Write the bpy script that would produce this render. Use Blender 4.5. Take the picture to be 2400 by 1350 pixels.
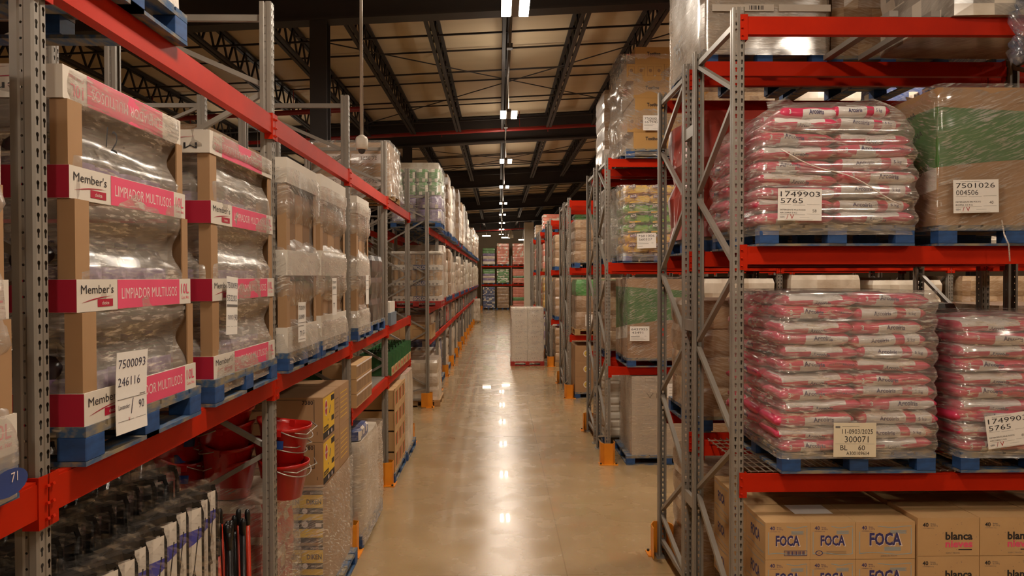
import bpy, bmesh, math, random
from mathutils import Vector, Matrix, noise
for o in list(bpy.data.objects): bpy.data.objects.remove(o)
SC = bpy.context.scene; COL = SC.collection
PI = math.pi
# ------------------------------------------------------------------ camera
cd = bpy.data.cameras.new('camera'); cam = bpy.data.objects.new('camera', cd); COL.objects.link(cam)
cd.sensor_width = 36.0; cd.lens = 1785.86 / 2400 * 36.0; cd.clip_start = 0.05; cd.clip_end = 300
yaw, pit, rol = 0.0174, 0.0146, 0.0021
cam.matrix_world = (Matrix.Translation((0, 0, 2.7273)) @ Matrix.Rotation(-yaw, 4, 'Z') @ Matrix.Rotation(PI/2 - pit, 4, 'X') @ Matrix.Rotation(-rol, 4, 'Z'))
SC.camera = cam
# ------------------------------------------------------------------ world, exposure
w = bpy.data.worlds.new('dim_air'); SC.world = w; w.use_nodes = True
w.node_tree.nodes['Background'].inputs[0].default_value = (1.0, 0.78, 0.56, 1)
w.node_tree.nodes['Background'].inputs[1].default_value = 0.01
SC.view_settings.view_transform = 'Standard'; SC.view_settings.look = 'None'
SC.view_settings.exposure = -0.52; SC.view_settings.gamma = 1; SC.view_settings.use_curve_mapping = False
LAMP_L = 430.0; LAMP_C = (1.0, 0.86, 0.70)
cy = SC.cycles
cy.max_bounces = 7; cy.diffuse_bounces = 4; cy.glossy_bounces = 3; cy.transmission_bounces = 3; cy.transparent_max_bounces = 14
cy.caustics_reflective = False; cy.caustics_refractive = False; cy.sample_clamp_indirect = 4.0; cy.sample_clamp_direct = 30.0; cy.use_denoising = True
random.seed(7)
# ------------------------------------------------------------------ materials
def lin(c): return tuple(((v/255)/12.92 if v/255 <= 0.04045 else ((v/255+0.055)/1.055)**2.4) for v in c)
MATS = {}
class NT:
    def __init__(s, name):
        s.m = bpy.data.materials.new(name); s.m.use_nodes = True; s.t = s.m.node_tree; s.t.nodes.clear()
        s.out = s.t.nodes.new('ShaderNodeOutputMaterial')
    def n(s, typ, **kw):
        nd = s.t.nodes.new('ShaderNode' + typ)
        for k, v in kw.items():
            if k.startswith('i_'):
                key = k[2:]; key = int(key) if key.isdigit() else key.replace('_', ' ')
                nd.inputs[key].default_value = v
            else: setattr(nd, k, v)
        return nd
    def l(s, a, b, o=0, i=0):
        s.t.links.new(a.outputs[o], b.inputs[i]); return b
    def math(s, op, a, b=None, c=None):
        nd = s.n('Math', operation=op)
        for k, v in enumerate((a, b, c)):
            if v is None: continue
            if isinstance(v, (int, float)): nd.inputs[k].default_value = v
            else: s.t.links.new(v, nd.inputs[k])
        return nd.outputs[0]
def M(name, rgb, rough=.5, metal=0., var=.12, scale=6., bump=0., bscale=40., coat=0., stretch=(1, 1, 1), rgb2=None, spec=.5, ramp=None):
    if name in MATS: return MATS[name]
    g = NT(name); b = g.n('BsdfPrincipled'); g.l(b, g.out)
    b.inputs['Roughness'].default_value = rough; b.inputs['Metallic'].default_value = metal
    b.inputs['Coat Weight'].default_value = coat; b.inputs['Coat Roughness'].default_value = .12
    b.inputs['Specular IOR Level'].default_value = spec
    tc = g.n('TexCoord'); mp = g.n('Mapping'); mp.inputs['Scale'].default_value = stretch; g.l(tc, mp, 3, 0)
    nz = g.n('TexNoise'); nz.inputs['Scale'].default_value = scale; nz.inputs['Detail'].default_value = 4; g.l(mp, nz)
    c1 = lin(rgb); c2 = lin(rgb2) if rgb2 else tuple(v*(1-var*2) for v in c1)
    rp = g.n('ValToRGB'); e = rp.color_ramp.elements
    lo, hi = ramp if ramp else (.3, .7)
    e[0].position = lo; e[0].color = (*c2, 1); e[1].position = hi; e[1].color = (*c1, 1)
    g.l(nz, rp); g.l(rp, b, 0, 0)
    if bump:
        n2 = g.n('TexNoise'); n2.inputs['Scale'].default_value = bscale; n2.inputs['Detail'].default_value = 3; g.l(mp, n2)
        bp = g.n('Bump'); bp.inputs['Strength'].default_value = bump; bp.inputs['Distance'].default_value = .01
        g.l(n2, bp, 0, 2); g.t.links.new(bp.outputs[0], b.inputs['Normal'])
        if coat: g.t.links.new(bp.outputs[0], b.inputs['Coat Normal'])
    MATS[name] = g.m; return g.m
def film_nodes(g, ang, fine=1.0):
    """wrinkles of stretched film: long thin creases running round the load, tilted by ang"""
    tc = g.n('TexCoord'); sep = g.n('SeparateXYZ'); g.l(tc, sep, 3, 0)
    hz = g.math('ADD', sep.outputs[0], sep.outputs[1]); df = g.math('SUBTRACT', sep.outputs[0], sep.outputs[1])
    z = g.math('MULTIPLY_ADD', hz, ang, sep.outputs[2])
    cb = g.n('CombineXYZ')
    g.t.links.new(g.math('MULTIPLY', hz, 8.0), cb.inputs[0]); g.t.links.new(g.math('MULTIPLY', df, 8.0), cb.inputs[1]); g.t.links.new(g.math('MULTIPLY', z, 85*fine), cb.inputs[2])
    n1 = g.n('TexNoise'); n1.inputs['Scale'].default_value = 1.0; n1.inputs['Detail'].default_value = 5; n1.inputs['Roughness'].default_value = .62; g.l(cb, n1)
    n2 = g.n('TexNoise'); n2.inputs['Scale'].default_value = 5.0; n2.inputs['Detail'].default_value = 3; g.l(tc, n2, 3, 0)
    ad = g.math('MULTIPLY_ADD', n2.outputs[0], .9, n1.outputs[0])
    return tc, n1, n2, ad
def FILM(name, base=.10, gain=.5, ang=0., rough=.2, tint=(255, 246, 235), fine=1.0, gl=.62):
    if name in MATS: return MATS[name]
    g = NT(name); tc, n1, n2, ad = film_nodes(g, ang, fine)
    bp = g.n('Bump'); bp.inputs['Strength'].default_value = 1.0; bp.inputs['Distance'].default_value = .012; g.t.links.new(ad, bp.inputs[2])
    gs = g.n('BsdfGlossy'); gs.inputs['Roughness'].default_value = rough; gs.inputs['Color'].default_value = (.95, .95, .95, 1); g.t.links.new(bp.outputs[0], gs.inputs['Normal'])
    di = g.n('BsdfDiffuse'); di.inputs['Color'].default_value = (*lin(tint), 1)
    mx = g.n('MixShader'); mx.inputs[0].default_value = gl; g.l(di, mx, 0, 1); g.l(gs, mx, 0, 2)
    tr = g.n('BsdfTransparent'); tr.inputs['Color'].default_value = (.97, .97, .97, 1)
    a = g.n('MapRange', interpolation_type='SMOOTHSTEP'); a.inputs[1].default_value = .47; a.inputs[2].default_value = .64; g.l(n1, a)
    b = g.n('MapRange', interpolation_type='SMOOTHSTEP'); b.inputs[1].default_value = .36; b.inputs[2].default_value = .62; b.inputs[3].default_value = .25; g.l(n2, b)
    f = g.math('MINIMUM', g.math('MULTIPLY_ADD', g.math('MULTIPLY', a.outputs[0], b.outputs[0]), gain, base), .9)
    ms = g.n('MixShader'); g.t.links.new(f, ms.inputs[0]); g.l(tr, ms, 0, 1); g.l(mx, ms, 0, 2); g.l(ms, g.out)
    MATS[name] = g.m; return g.m
def WRAP(name, rgb, rgb2=None, ang=0., coat=.7, haze=.35, fine=1.0):
    """goods under film drawn tight against them"""
    if name in MATS: return MATS[name]
    g = NT(name); tc, n1, n2, ad = film_nodes(g, ang, fine)
    b = g.n('BsdfPrincipled'); g.l(b, g.out); b.inputs['Roughness'].default_value = .45
    n3 = g.n('TexNoise'); n3.inputs['Scale'].default_value = 3.2; n3.inputs['Detail'].default_value = 3; g.l(tc, n3, 3, 0)
    rp = g.n('ValToRGB'); e = rp.color_ramp.elements; e[0].position = .38; e[1].position = .62
    e[0].color = (*lin(rgb2 or tuple(v*.8 for v in rgb)), 1); e[1].color = (*lin(rgb), 1); g.l(n3, rp)
    mx = g.n('MixRGB'); mx.inputs['Color2'].default_value = (*lin((225, 215, 200)), 1); g.l(rp, mx, 0, 1)
    g.t.links.new(g.math('MULTIPLY', g.math('MAXIMUM', g.math('SUBTRACT', n1.outputs[0], .45), 0.), haze*4), mx.inputs[0]); g.l(mx, b, 0, 0)
    bp = g.n('Bump'); bp.inputs['Strength'].default_value = .7; bp.inputs['Distance'].default_value = .02; g.t.links.new(ad, bp.inputs[2])
    b.inputs['Coat Weight'].default_value = coat; b.inputs['Coat Roughness'].default_value = .16
    g.t.links.new(bp.outputs[0], b.inputs['Coat Normal'])
    MATS[name] = g.m; return g.m
def HOLES(name, side):
    """rack steel punched with teardrop slots (face) or small round holes (web)"""
    g = NT(name); tc = g.n('TexCoord'); sp = g.n('SeparateXYZ'); g.l(tc, sp, 3, 0)
    b = g.n('BsdfPrincipled'); b.inputs['Roughness'].default_value = .42; b.inputs['Metallic'].default_value = .15
    nz = g.n('TexNoise'); nz.inputs['Scale'].default_value = 3; nz.inputs['Detail'].default_value = 5; g.l(tc, nz, 3, 0)
    rp = g.n('ValToRGB'); e = rp.color_ramp.elements; e[0].position = .3; e[1].position = .7
    e[0].color = (*lin((128, 120, 111)), 1); e[1].color = (*lin((148, 140, 130)), 1); g.l(nz, rp); g.l(rp, b, 0, 0)
    wz = g.math('SUBTRACT', g.math('FLOORED_MODULO', sp.outputs[2], .0508), .0254)
    if side:
        u = g.math('SUBTRACT', g.math('ABSOLUTE', g.math('SUBTRACT', sp.outputs[1], .5335)), .4935)
        d = g.math('SQRT', g.math('ADD', g.math('MULTIPLY', u, u), g.math('MULTIPLY', wz, wz)))
        k = g.math('LESS_THAN', d, .0042)
    else:
        u = g.math('SUBTRACT', g.math('ABSOLUTE', sp.outputs[0]), .019)
        wc = g.math('SUBTRACT', wz, .006)
        d = g.math('SQRT', g.math('ADD', g.math('MULTIPLY', u, u), g.math('MULTIPLY', wc, wc)))
        k1 = g.math('LESS_THAN', d, .0078)
        k2 = g.math('MULTIPLY', g.math('LESS_THAN', g.math('ABSOLUTE', u), .0043), g.math('LESS_THAN', g.math('ABSOLUTE', g.math('ADD', wz, .004)), .0115))
        k = g.math('MAXIMUM', k1, k2)
    tr = g.n('BsdfTransparent'); ms = g.n('MixShader'); g.t.links.new(k, ms.inputs[0]); g.l(b, ms, 0, 1); g.l(tr, ms, 0, 2); g.l(ms, g.out)
    MATS[name] = g.m; return g.m
def EMIT(name, rgb, strength):
    g = NT(name); e = g.n('Emission'); e.inputs[0].default_value = (*rgb, 1); e.inputs[1].default_value = strength; g.l(e, g.out); return g.m
steel_face = HOLES('punched_steel_face', False); steel_web = HOLES('punched_steel_web', True)
steel = M('rack_grey_steel', (146, 138, 128), .42, .15, .08, 4)
red = M('rack_red_paint', (190, 40, 14), .48, 0, .14, 3, rgb2=(172, 34, 12), spec=.08)
orange = M('guard_orange', (236, 150, 36), .4, 0, .1, 5, rgb2=(214, 128, 24))
dark_steel = M('dark_structural_steel', (50, 44, 42), .6, .1, .1, 2)
galv = M('galvanised_metal', (190, 182, 170), .35, .6, .06, 6)
bolt = M('bolt_dark', (70, 62, 52), .4, .6)
pblue = M('pallet_blue_paint', (40, 84, 142), .62, 0, .2, 9, bump=.3, rgb2=(26, 58, 104), stretch=(1, 1, 3))
pblue_l = M('pallet_board_worn_blue', (140, 126, 100), .7, 0, .2, 7, bump=.3, rgb2=(52, 84, 120), stretch=(1, 3, 3), ramp=(.42, .62))
pwood = M('pallet_bare_wood', (190, 150, 100), .7, 0, .2, 7, bump=.3, stretch=(1, 4, 4))
pred = M('pallet_red_paint', (178, 42, 34), .6, 0, .2, 7, bump=.2)
kraft = M('kraft_cardboard', (172, 134, 96), .72, 0, .06, 3, rgb2=(158, 121, 84))
kraft_d = M('dark_kraft_cardboard', (138, 104, 72), .75, 0, .06, 3)
kraft_y = M('golden_kraft_cardboard', (198, 160, 112), .7, 0, .06, 3, rgb2=(186, 147, 99))
white_card = M('white_cardboard', (222, 212, 198), .6, 0, .04, 4)
paper = M('white_paper', (238, 232, 224), .7, 0, .02, 5)
cream_paper = M('cream_paper', (226, 212, 184), .7, 0, .03, 5)
ink = M('black_ink', (36, 32, 34), .6, 0, .02)
ink_b = M('ballpoint_ink', (52, 48, 70), .6, 0, .02)
ink_g = M('grey_print', (110, 104, 100), .7, 0, .02)
ink_r = M('red_ink', (176, 46, 44), .6, 0, .02)
pink = M('pink_print', (232, 84, 118), .5, 0, .05, 5)
crimson = M('crimson_print', (178, 26, 56), .5, 0, .05, 5)
soft_white = M('soft_white_print', (236, 222, 214), .6, 0, .03)
navy = M('navy_print', (58, 52, 104), .55, 0, .05)
sky_p = M('pale_blue_print', (150, 176, 186), .6, 0, .05)
green_p = M('green_print', (78, 126, 62), .55, 0, .08, 4, rgb2=(62, 106, 50))
black_plastic = M('black_plastic', (30, 28, 28), .32, 0, .1, 6)
red_plastic = M('red_plastic', (196, 30, 24), .3, 0, .08, 4, coat=.2)
orange_red = M('orange_red_plastic', (196, 54, 28), .35, 0, .06)
yellow_p = M('yellow_print', (236, 190, 52), .6, 0, .05)
purple_p = M('purple_label', (96, 66, 112), .5, 0, .2, 14, rgb2=(176, 150, 178), ramp=(.4, .55))
shaded_jug = M('shaded_violet_jug', (66, 56, 62), .25, 0, .1, 8)  # jug colour darkened to stand in for the unlit inside of the trays
wire = M('zinc_wire', (196, 188, 174), .3, .7, .05)
film_a = FILM('stretch_film_horizontal', .30, .58, 0.02, .15, gl=.50, tint=(238, 224, 208))
film_d = FILM('stretch_film_diagonal', .22, .66, .42, .14, gl=.55)
film_dn = FILM('stretch_film_falling', .13, .62, -.38, .14)
film_p = FILM('stretch_film_light', .21, .62, .03, .14, gl=.55)
film_h = FILM('stretch_film_heavy', .44, .55, .06, .17, gl=.5, tint=(238, 224, 208))
film_c = FILM('clear_poly_bag', .05, .42, .5, .12, fine=.5, gl=.85)
film_b = FILM('stretch_film_bluish', .22, .5, .6, .15, tint=(170, 190, 225), fine=.6)
# ------------------------------------------------------------------ mesh helpers
TXT = {}
def text_geo(s, bold=0.):
    k = (s, bold)
    if k in TXT: return TXT[k]
    c = bpy.data.curves.new('lettering', 'FONT'); c.body = s; c.size = 1.0; c.offset = bold; c.resolution_u = 2
    o = bpy.data.objects.new('lettering', c); COL.objects.link(o)
    dg = bpy.context.evaluated_depsgraph_get(); me = bpy.data.meshes.new_from_object(o.evaluated_get(dg))
    vs = [(v.co.x, v.co.y) for v in me.vertices]; fs = [tuple(p.vertices) for p in me.polygons]
    bpy.data.objects.remove(o); bpy.data.curves.remove(c); bpy.data.meshes.remove(me)
    if vs:
        x0 = min(v[0] for v in vs); x1 = max(v[0] for v in vs)
        vs = [(v[0]-x0, v[1]) for v in vs]; wd = x1-x0
    else: wd = .01
    TXT[k] = (vs, fs, wd); return TXT[k]
class MB:
    def __init__(s): s.v = []; s.f = []; s.m = []; s.sm = []; s.X = None
    def add(s, vs, fs, mat=0, smooth=False):
        b = len(s.v)
        if s.X is not None: vs = [tuple(s.X @ Vector(v)) for v in vs]
        s.v.extend(vs)
        for k, f in enumerate(fs):
            s.f.append([i+b for i in f]); s.m.append(mat[k] if isinstance(mat, (list, tuple)) else mat); s.sm.append(smooth)
        return s
    def box(s, x0, y0, z0, x1, y1, z1, mat=0):
        v = [(x0, y0, z0), (x1, y0, z0), (x1, y1, z0), (x0, y1, z0), (x0, y0, z1), (x1, y0, z1), (x1, y1, z1), (x0, y1, z1)]
        return s.add(v, [(0, 4, 7, 3), (1, 2, 6, 5), (0, 1, 5, 4), (3, 7, 6, 2), (0, 3, 2, 1), (4, 5, 6, 7)], mat)   # -x +x -y +y -z +z
    def quad(s, a, b, c, d, mat=0): return s.add([a, b, c, d], [(0, 1, 2, 3)], mat)
    def bar(s, p, q, w, h, mat=0, up=(0, 0, 1)):
        p, q = Vector(p), Vector(q); d = (q-p).normalized(); u = Vector(up)
        if abs(d.dot(u)) > .98: u = Vector((1, 0, 0))
        a = d.cross(u).normalized()*(w/2); b = a.cross(d).normalized()*(h/2)
        v = [tuple(p+i*a+j*b) for i, j in ((-1, -1), (1, -1), (1, 1), (-1, 1))]+[tuple(q+i*a+j*b) for i, j in ((-1, -1), (1, -1), (1, 1), (-1, 1))]
        return s.add(v, [(0, 1, 5, 4), (1, 2, 6, 5), (2, 3, 7, 6), (3, 0, 4, 7), (3, 2, 1, 0), (4, 5, 6, 7)], mat)
    def tube(s, pts, r, n=8, mat=0, cap=True):
        pts = [Vector(p) for p in pts]; vs = []; fs = []
        for i, p in enumerate(pts):
            d = (pts[min(i+1, len(pts)-1)]-pts[max(i-1, 0)]).normalized()
            u = Vector((0, 0, 1)) if abs(d.z) < .9 else Vector((1, 0, 0))
            a = d.cross(u).normalized(); b = a.cross(d).normalized(); rr = r[i] if isinstance(r, (list, tuple)) else r
            for k in range(n): t = 2*PI*k/n; vs.append(tuple(p+a*(rr*math.cos(t))+b*(rr*math.sin(t))))
        for i in range(len(pts)-1):
            for k in range(n): fs.append((i*n+k, i*n+(k+1) % n, (i+1)*n+(k+1) % n, (i+1)*n+k))
        if cap: fs.append(tuple(range(n-1, -1, -1))); fs.append(tuple((len(pts)-1)*n+k for k in range(n)))
        return s.add(vs, fs, mat, True)
    def lathe(s, prof, n=20, sx=1., sy=1., mat=0, cx=0, cy=0, p=2.0):
        vs = []; fs = []
        for r, z in prof:
            for k in range(n):
                t = 2*PI*k/n; c, q = math.cos(t), math.sin(t)
                if p != 2.0: c = math.copysign(abs(c)**(2/p), c); q = math.copysign(abs(q)**(2/p), q)
                vs.append((cx+r*sx*c, cy+r*sy*q, z))
        m = len(prof)
        for i in range(m-1):
            for k in range(n): fs.append((i*n+k, i*n+(k+1) % n, (i+1)*n+(k+1) % n, (i+1)*n+k))
        fs.append(tuple(range(n-1, -1, -1))); fs.append(tuple((m-1)*n+k for k in range(n)))
        return s.add(vs, fs, mat, True)
    def text(s, t, o, h, mat=0, r=(1, 0, 0), u=(0, 0, 1), al='l', bold=0., fn=None, wid=None):
        vs, fs, wd = text_geo(t, bold); o, r, u = Vector(o), Vector(r), Vector(u); k = h/.72; kx = wid/wd if wid else k
        off = {'l': 0, 'c': -wd*kx/2, 'r': -wd*kx}[al]
        P = [o+r*(x*kx+off)+u*(y*k) for x, y in vs]
        if fn: P = [fn(p) for p in P]
        return s.add([tuple(p) for p in P], fs, mat)
    def disc(s, c, r, mat=0, ax='y', n=20, sx=1., sz=1.):
        vs = []
        for k in range(n):
            t = 2*PI*k/n; a, b = r*sx*math.cos(t), r*sz*math.sin(t)
            vs.append((c[0]+a, c[1], c[2]+b) if ax == 'y' else (c[0], c[1]+a, c[2]+b) if ax == 'x' else (c[0]+a, c[1]+b, c[2]))
        return s.add(vs, [tuple(range(n))], mat)
    def mesh(s, name, mats, bevel=0.):
        me = bpy.data.meshes.new(name); me.from_pydata(s.v, [], s.f)
        for m in mats: me.materials.append(m)
        me.polygons.foreach_set('material_index', s.m); me.polygons.foreach_set('use_smooth', s.sm); me.update()
        if bevel:
            b = bmesh.new(); b.from_mesh(me)
            bmesh.ops.bevel(b, geom=list(b.edges), offset=bevel, segments=1, affect='EDGES', clamp_overlap=True); b.to_mesh(me); b.free()
        return me
def O(name, me, parent=None, loc=(0, 0, 0), rz=0., rot=None):
    o = bpy.data.objects.new(name, me); COL.objects.link(o)
    if parent is not None: o.parent = parent
    o.location = loc; o.rotation_euler = rot if rot else (0, 0, rz); return o
def tag(o, label, cat, group=None):
    o['label'] = label; o['category'] = cat
    if group: o['group'] = group
    return o
def thing(name, label, cat, loc=(0, 0, 0), rz=0., group=None, rot=None):
    o = O(name, None, None, loc, rz, rot); return tag(o, label, cat, group)
def struct(name, me, loc=(0, 0, 0), rz=0.):
    o = O(name, me, None, loc, rz); o['kind'] = 'structure'; return o
CACHE = {}
def cached(key, fn):
    if key not in CACHE: CACHE[key] = fn()
    return CACHE[key]
class Place:
    """a spot on a shelf: local x along the front, y into the shelf, z up"""
    def __init__(s, x, y, z, rz=0.): s.x, s.y, s.z, s.rz = x, y, z, rz
    def w(s, lx, ly, lz=0.):
        c, q = math.cos(s.rz), math.sin(s.rz); return (s.x+lx*c-ly*q, s.y+lx*q+ly*c, s.z+lz)
def R(x, y, z): return Place(x, y, z, 0.)
def L(x, y, z): return Place(x, y, z, PI/2)          # left rack: front faces the aisle (+x), local x runs away down the aisle
ORD = 'first second third fourth fifth sixth seventh eighth ninth tenth eleventh twelfth thirteenth fourteenth fifteenth sixteenth seventeenth eighteenth nineteenth twentieth'.split()
ORD += ['twenty-'+o for o in ORD[:9]]+['thirtieth']+['thirty-'+o for o in ORD[:9]]
# ------------------------------------------------------------------ setting: floor, roof, walls
def floor_mat():
    g = NT('polished_concrete'); b = g.n('BsdfPrincipled'); g.l(b, g.out); tc = g.n('TexCoord')
    n1 = g.n('TexNoise'); n1.inputs['Scale'].default_value = .9; n1.inputs['Detail'].default_value = 7; n1.inputs['Roughness'].default_value = .62; g.l(tc, n1, 3, 0)
    rp = g.n('ValToRGB'); e = rp.color_ramp.elements; e[0].position = .32; e[0].color = (*lin((168, 138, 96)), 1); e[1].position = .68; e[1].color = (*lin((190, 160, 116)), 1); g.l(n1, rp)
    n2 = g.n('TexNoise'); n2.inputs['Scale'].default_value = 60; n2.inputs['Detail'].default_value = 3; g.l(tc, n2, 3, 0)
    mx = g.n('MixRGB', blend_type='MULTIPLY'); mx.inputs[0].default_value = .25; g.l(rp, mx, 0, 1); g.l(n2, mx, 1, 2)
    sp = g.n('SeparateXYZ'); g.l(tc, sp, 3, 0)
    def joint(s, off, pitch):
        d = g.math('ABSOLUTE', g.math('SUBTRACT', g.math('FLOORED_MODULO', g.math('ADD', s, off), pitch), pitch/2)); return g.math('LESS_THAN', d, .006)
    j = g.math('MAXIMUM', joint(sp.outputs[0], 3.0-.62, 6.0), joint(sp.outputs[1], 3.0-6.9, 6.05))
    m2 = g.n('MixRGB', blend_type='MULTIPLY'); g.t.links.new(g.math('MULTIPLY', j, .4), m2.inputs[0]); g.l(mx, m2, 0, 1); m2.inputs[2].default_value = (.35, .27, .2, 1); g.l(m2, b, 0, 0)
    n3 = g.n('TexNoise'); n3.inputs['Scale'].default_value = 2.3; n3.inputs['Detail'].default_value = 6; g.l(tc, n3, 3, 0)
    r2 = g.n('MapRange'); r2.inputs[1].default_value = .3; r2.inputs[2].default_value = .7; r2.inputs[3].default_value = .20; r2.inputs[4].default_value = .32; g.l(n3, r2); g.l(r2, b, 0, 2)
    b.inputs['Coat Weight'].default_value = .45; b.inputs['Coat Roughness'].default_value = .03; b.inputs['Coat IOR'].default_value = 1.45
    n4 = g.n('TexNoise'); n4.inputs['Scale'].default_value = 1.6; n4.inputs['Detail'].default_value = 2; g.l(tc, n4, 3, 0)
    bp = g.n('Bump'); bp.inputs['Strength'].default_value = .25; bp.inputs['Distance'].default_value = .004; g.l(n4, bp, 0, 2); g.t.links.new(bp.outputs[0], b.inputs['Normal']); g.t.links.new(bp.outputs[0], b.inputs['Coat Normal'])
    b.inputs['Specular IOR Level'].default_value = .55; return g.m
struct('floor', MB().box(-26, -9, -.2, 26, 69, 0).mesh('floor', [floor_mat()]))
SLOPE = .053
def roof_z(x): return 7.42+SLOPE*x
vinyl = M('roof_insulation_vinyl', (208, 188, 156), .7, 0, .04, 1.2, bump=.35, bscale=1.3, stretch=(.3, 2.5, 1))
X0, X1, Y0, Y1 = -26, 26, -9, 69
struct('ceiling', MB().add([(X0, Y0, roof_z(X0)), (X1, Y0, roof_z(X1)), (X1, Y1, roof_z(X1)), (X0, Y1, roof_z(X0)), (X0, Y0, roof_z(X0)+.15), (X1, Y0, roof_z(X1)+.15), (X1, Y1, roof_z(X1)+.15), (X0, Y1, roof_z(X0)+.15)],
    [(0, 3, 2, 1), (4, 5, 6, 7), (0, 1, 5, 4), (1, 2, 6, 5), (2, 3, 7, 6), (3, 0, 4, 7)]).mesh('ceiling', [vinyl]))
wallm = M('painted_metal_wall', (210, 194, 168), .7, 0, .06, 1.5)
def sloped_wall(name, y, t):
    struct(name, MB().add([(X0, y, 0), (X1, y, 0), (X1, y, roof_z(X1)), (X0, y, roof_z(X0)), (X0, y+t, 0), (X1, y+t, 0), (X1, y+t, roof_z(X1)), (X0, y+t, roof_z(X0))],
        [(0, 1, 2, 3), (7, 6, 5, 4), (0, 3, 7, 4), (1, 5, 6, 2), (3, 2, 6, 7), (0, 4, 5, 1)]).mesh(name, [wallm]))
sloped_wall('wall_back', Y1, .2); sloped_wall('wall_front', Y0-.2, .2)
struct('wall_left', MB().box(X0-.2, Y0, 0, X0, Y1, roof_z(X0)).mesh('wall_left', [wallm]))
struct('wall_right', MB().box(X1, Y0, 0, X1+.2, Y1, roof_z(X1)).mesh('wall_right', [wallm]))
whitew = M('white_painted_panel', (226, 216, 198), .55, 0, .04, 2)
part_m = MB().box(0, 0, 0, .62, .7, 6.3).box(.62, .1, 0, 1.6, 9, 5.6).mesh('partition', [whitew])
struct('wall_partition', part_m, (1.68, 50, 0))
# girders, columns, joists
GY = [.54, 11.44, 22.3, 33.2, 44.1, 55.0, 65.9]
def girder():
    mb = MB()
    def seg(z0, z1, y0, y1):
        a = X0+.2; b = X1-.2
        mb.add([(a, y0, z0+SLOPE*a), (b, y0, z0+SLOPE*b), (b, y1, z0+SLOPE*b), (a, y1, z0+SLOPE*a), (a, y0, z1+SLOPE*a), (b, y0, z1+SLOPE*b), (b, y1, z1+SLOPE*b), (a, y1, z1+SLOPE*a)],
            [(0, 4, 7, 3), (1, 2, 6, 5), (0, 1, 5, 4), (3, 7, 6, 2), (0, 3, 2, 1), (4, 5, 6, 7)])
    seg(6.65, 6.68, -.15, .15); seg(6.68, 7.36, -.012, .012); seg(7.36, 7.39, -.15, .15); return mb.mesh('roof_girder', [dark_steel])
gm = girder()
for y in GY: struct('roof_girder', gm, (0, y, 0))
def column(h):
    mb = MB(); mb.box(-.125, -.125, 0, .125, -.108, h).box(-.125, .108, 0, .125, .125, h).box(-.012, -.108, 0, .012, .108, h).box(-.2, -.2, 0, .2, .2, .02)
    return mb.mesh('steel_column', [dark_steel])
for cx in (-2.65, -14.5, 14.0):
    cm = column(6.65+SLOPE*cx)
    for y in GY[1:6]:
        if cx > 0 and y < 5: continue
        struct('steel_column', cm, (cx, y, 0))
def joist():
    mb = MB(); n = 16; Lb = 10.5; d = .52; top = -.03
    for dx in (-.045, .045):
        mb.box(dx-.03, 0, top-.045, dx+.03, Lb, top); mb.box(dx-.03, .45, top-d, dx+.03, Lb-.45, top-d+.045)
    for k in range(n):
        y0 = .2+k*(Lb-.4)/n; y1 = .2+(k+1)*(Lb-.4)/n; ym = (y0+y1)/2
        mb.bar((0, y0, top-.03), (0, ym, top-d+.03), .032, .032); mb.bar((0, ym, top-d+.03), (0, y1, top-.03), .032, .032)
    return mb.mesh('roof_joist', [dark_steel])
jm = joist()
for gi in range(1, 5):
    for k in range(-9, 8):
        x = .15+1.27*k; struct('roof_joist', jm, (x, GY[gi]+.2, roof_z(x)))
for k in range(-3, 4):
    x = .15+1.27*k; struct('roof_joist', jm, (x, GY[5]+.2, roof_z(x))); struct('roof_joist', jm, (x, GY[0]+.2, roof_z(x)))
def bridging():
    mb = MB(); a, b = -11.5, 9.3
    mb.bar((a, 0, 7.36+SLOPE*a), (b, 0, 7.36+SLOPE*b), .03, .03); mb.bar((a, .05, 6.94+SLOPE*a), (b, .05, 6.94+SLOPE*b), .03, .03); return mb.mesh('roof_bridging', [dark_steel])
bm_ = bridging()
for gi in range(1, 5):
    for k in range(4): struct('roof_bridging', bm_, (0, GY[gi]+1.7+k*2.4, 0))
def xbrace():
    mb = MB()
    for s in (1, -1):
        p = (-3.7*s, 0, 6.95-SLOPE*3.7*s); q = (3.9*s, 7.4, 6.95+SLOPE*3.9*s); mb.bar(p, q, .018, .018)
    return mb.mesh('roof_bracing', [dark_steel])
xm = xbrace()
for gi in (1, 2, 3): struct('roof_bracing', xm, (.3, GY[gi]+1.4, 0))
# ------------------------------------------------------------------ lamps
emis = EMIT('lit_diffuser', LAMP_C, LAMP_L); emis_side = EMIT('dim_diffuser_edge', LAMP_C, 45.); emis_far = EMIT('lit_tube', (1., .82, .62), 140.)
lamp_case = M('lamp_housing', (120, 110, 100), .5, .2, .05)
def lamp_meshes():
    a = MB().box(-.05, -.325, 0, .05, .325, .06).mesh('ballast_case', [lamp_case], .006)
    b = MB().box(-.055, -.32, -.022, .055, .32, .0, [1, 1, 1, 1, 0, 1]).mesh('lamp_panel', [emis, emis_side])
    c = MB().tube([(0, -.2, .06), (0, -.2, 1.46)], .006, 6).tube([(0, .2, .06), (0, .2, 1.46)], .006, 6).mesh('hanger_rod', [galv]); return a, b, c
la, lb, lc = lamp_meshes()
def lamp(x, y, z, label, group=None):
    t = thing('high_bay_lamp', label, 'lamp', (x, y, z), 0, group); O('ballast_case', la, t)
    for s in (-1, 1): O('lamp_panel', lb, t, (s*.11, 0, .02))
    O('hanger_rod', lc, t)
for k in range(9):
    y = 9.1+6.06*k
    lamp(.205, y, 5.93, 'twin panel high bay lamp over the central aisle, %s from the near end' % (ORD[k] if k < 8 else 'farthest'), 'lamps over the central aisle')
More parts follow.
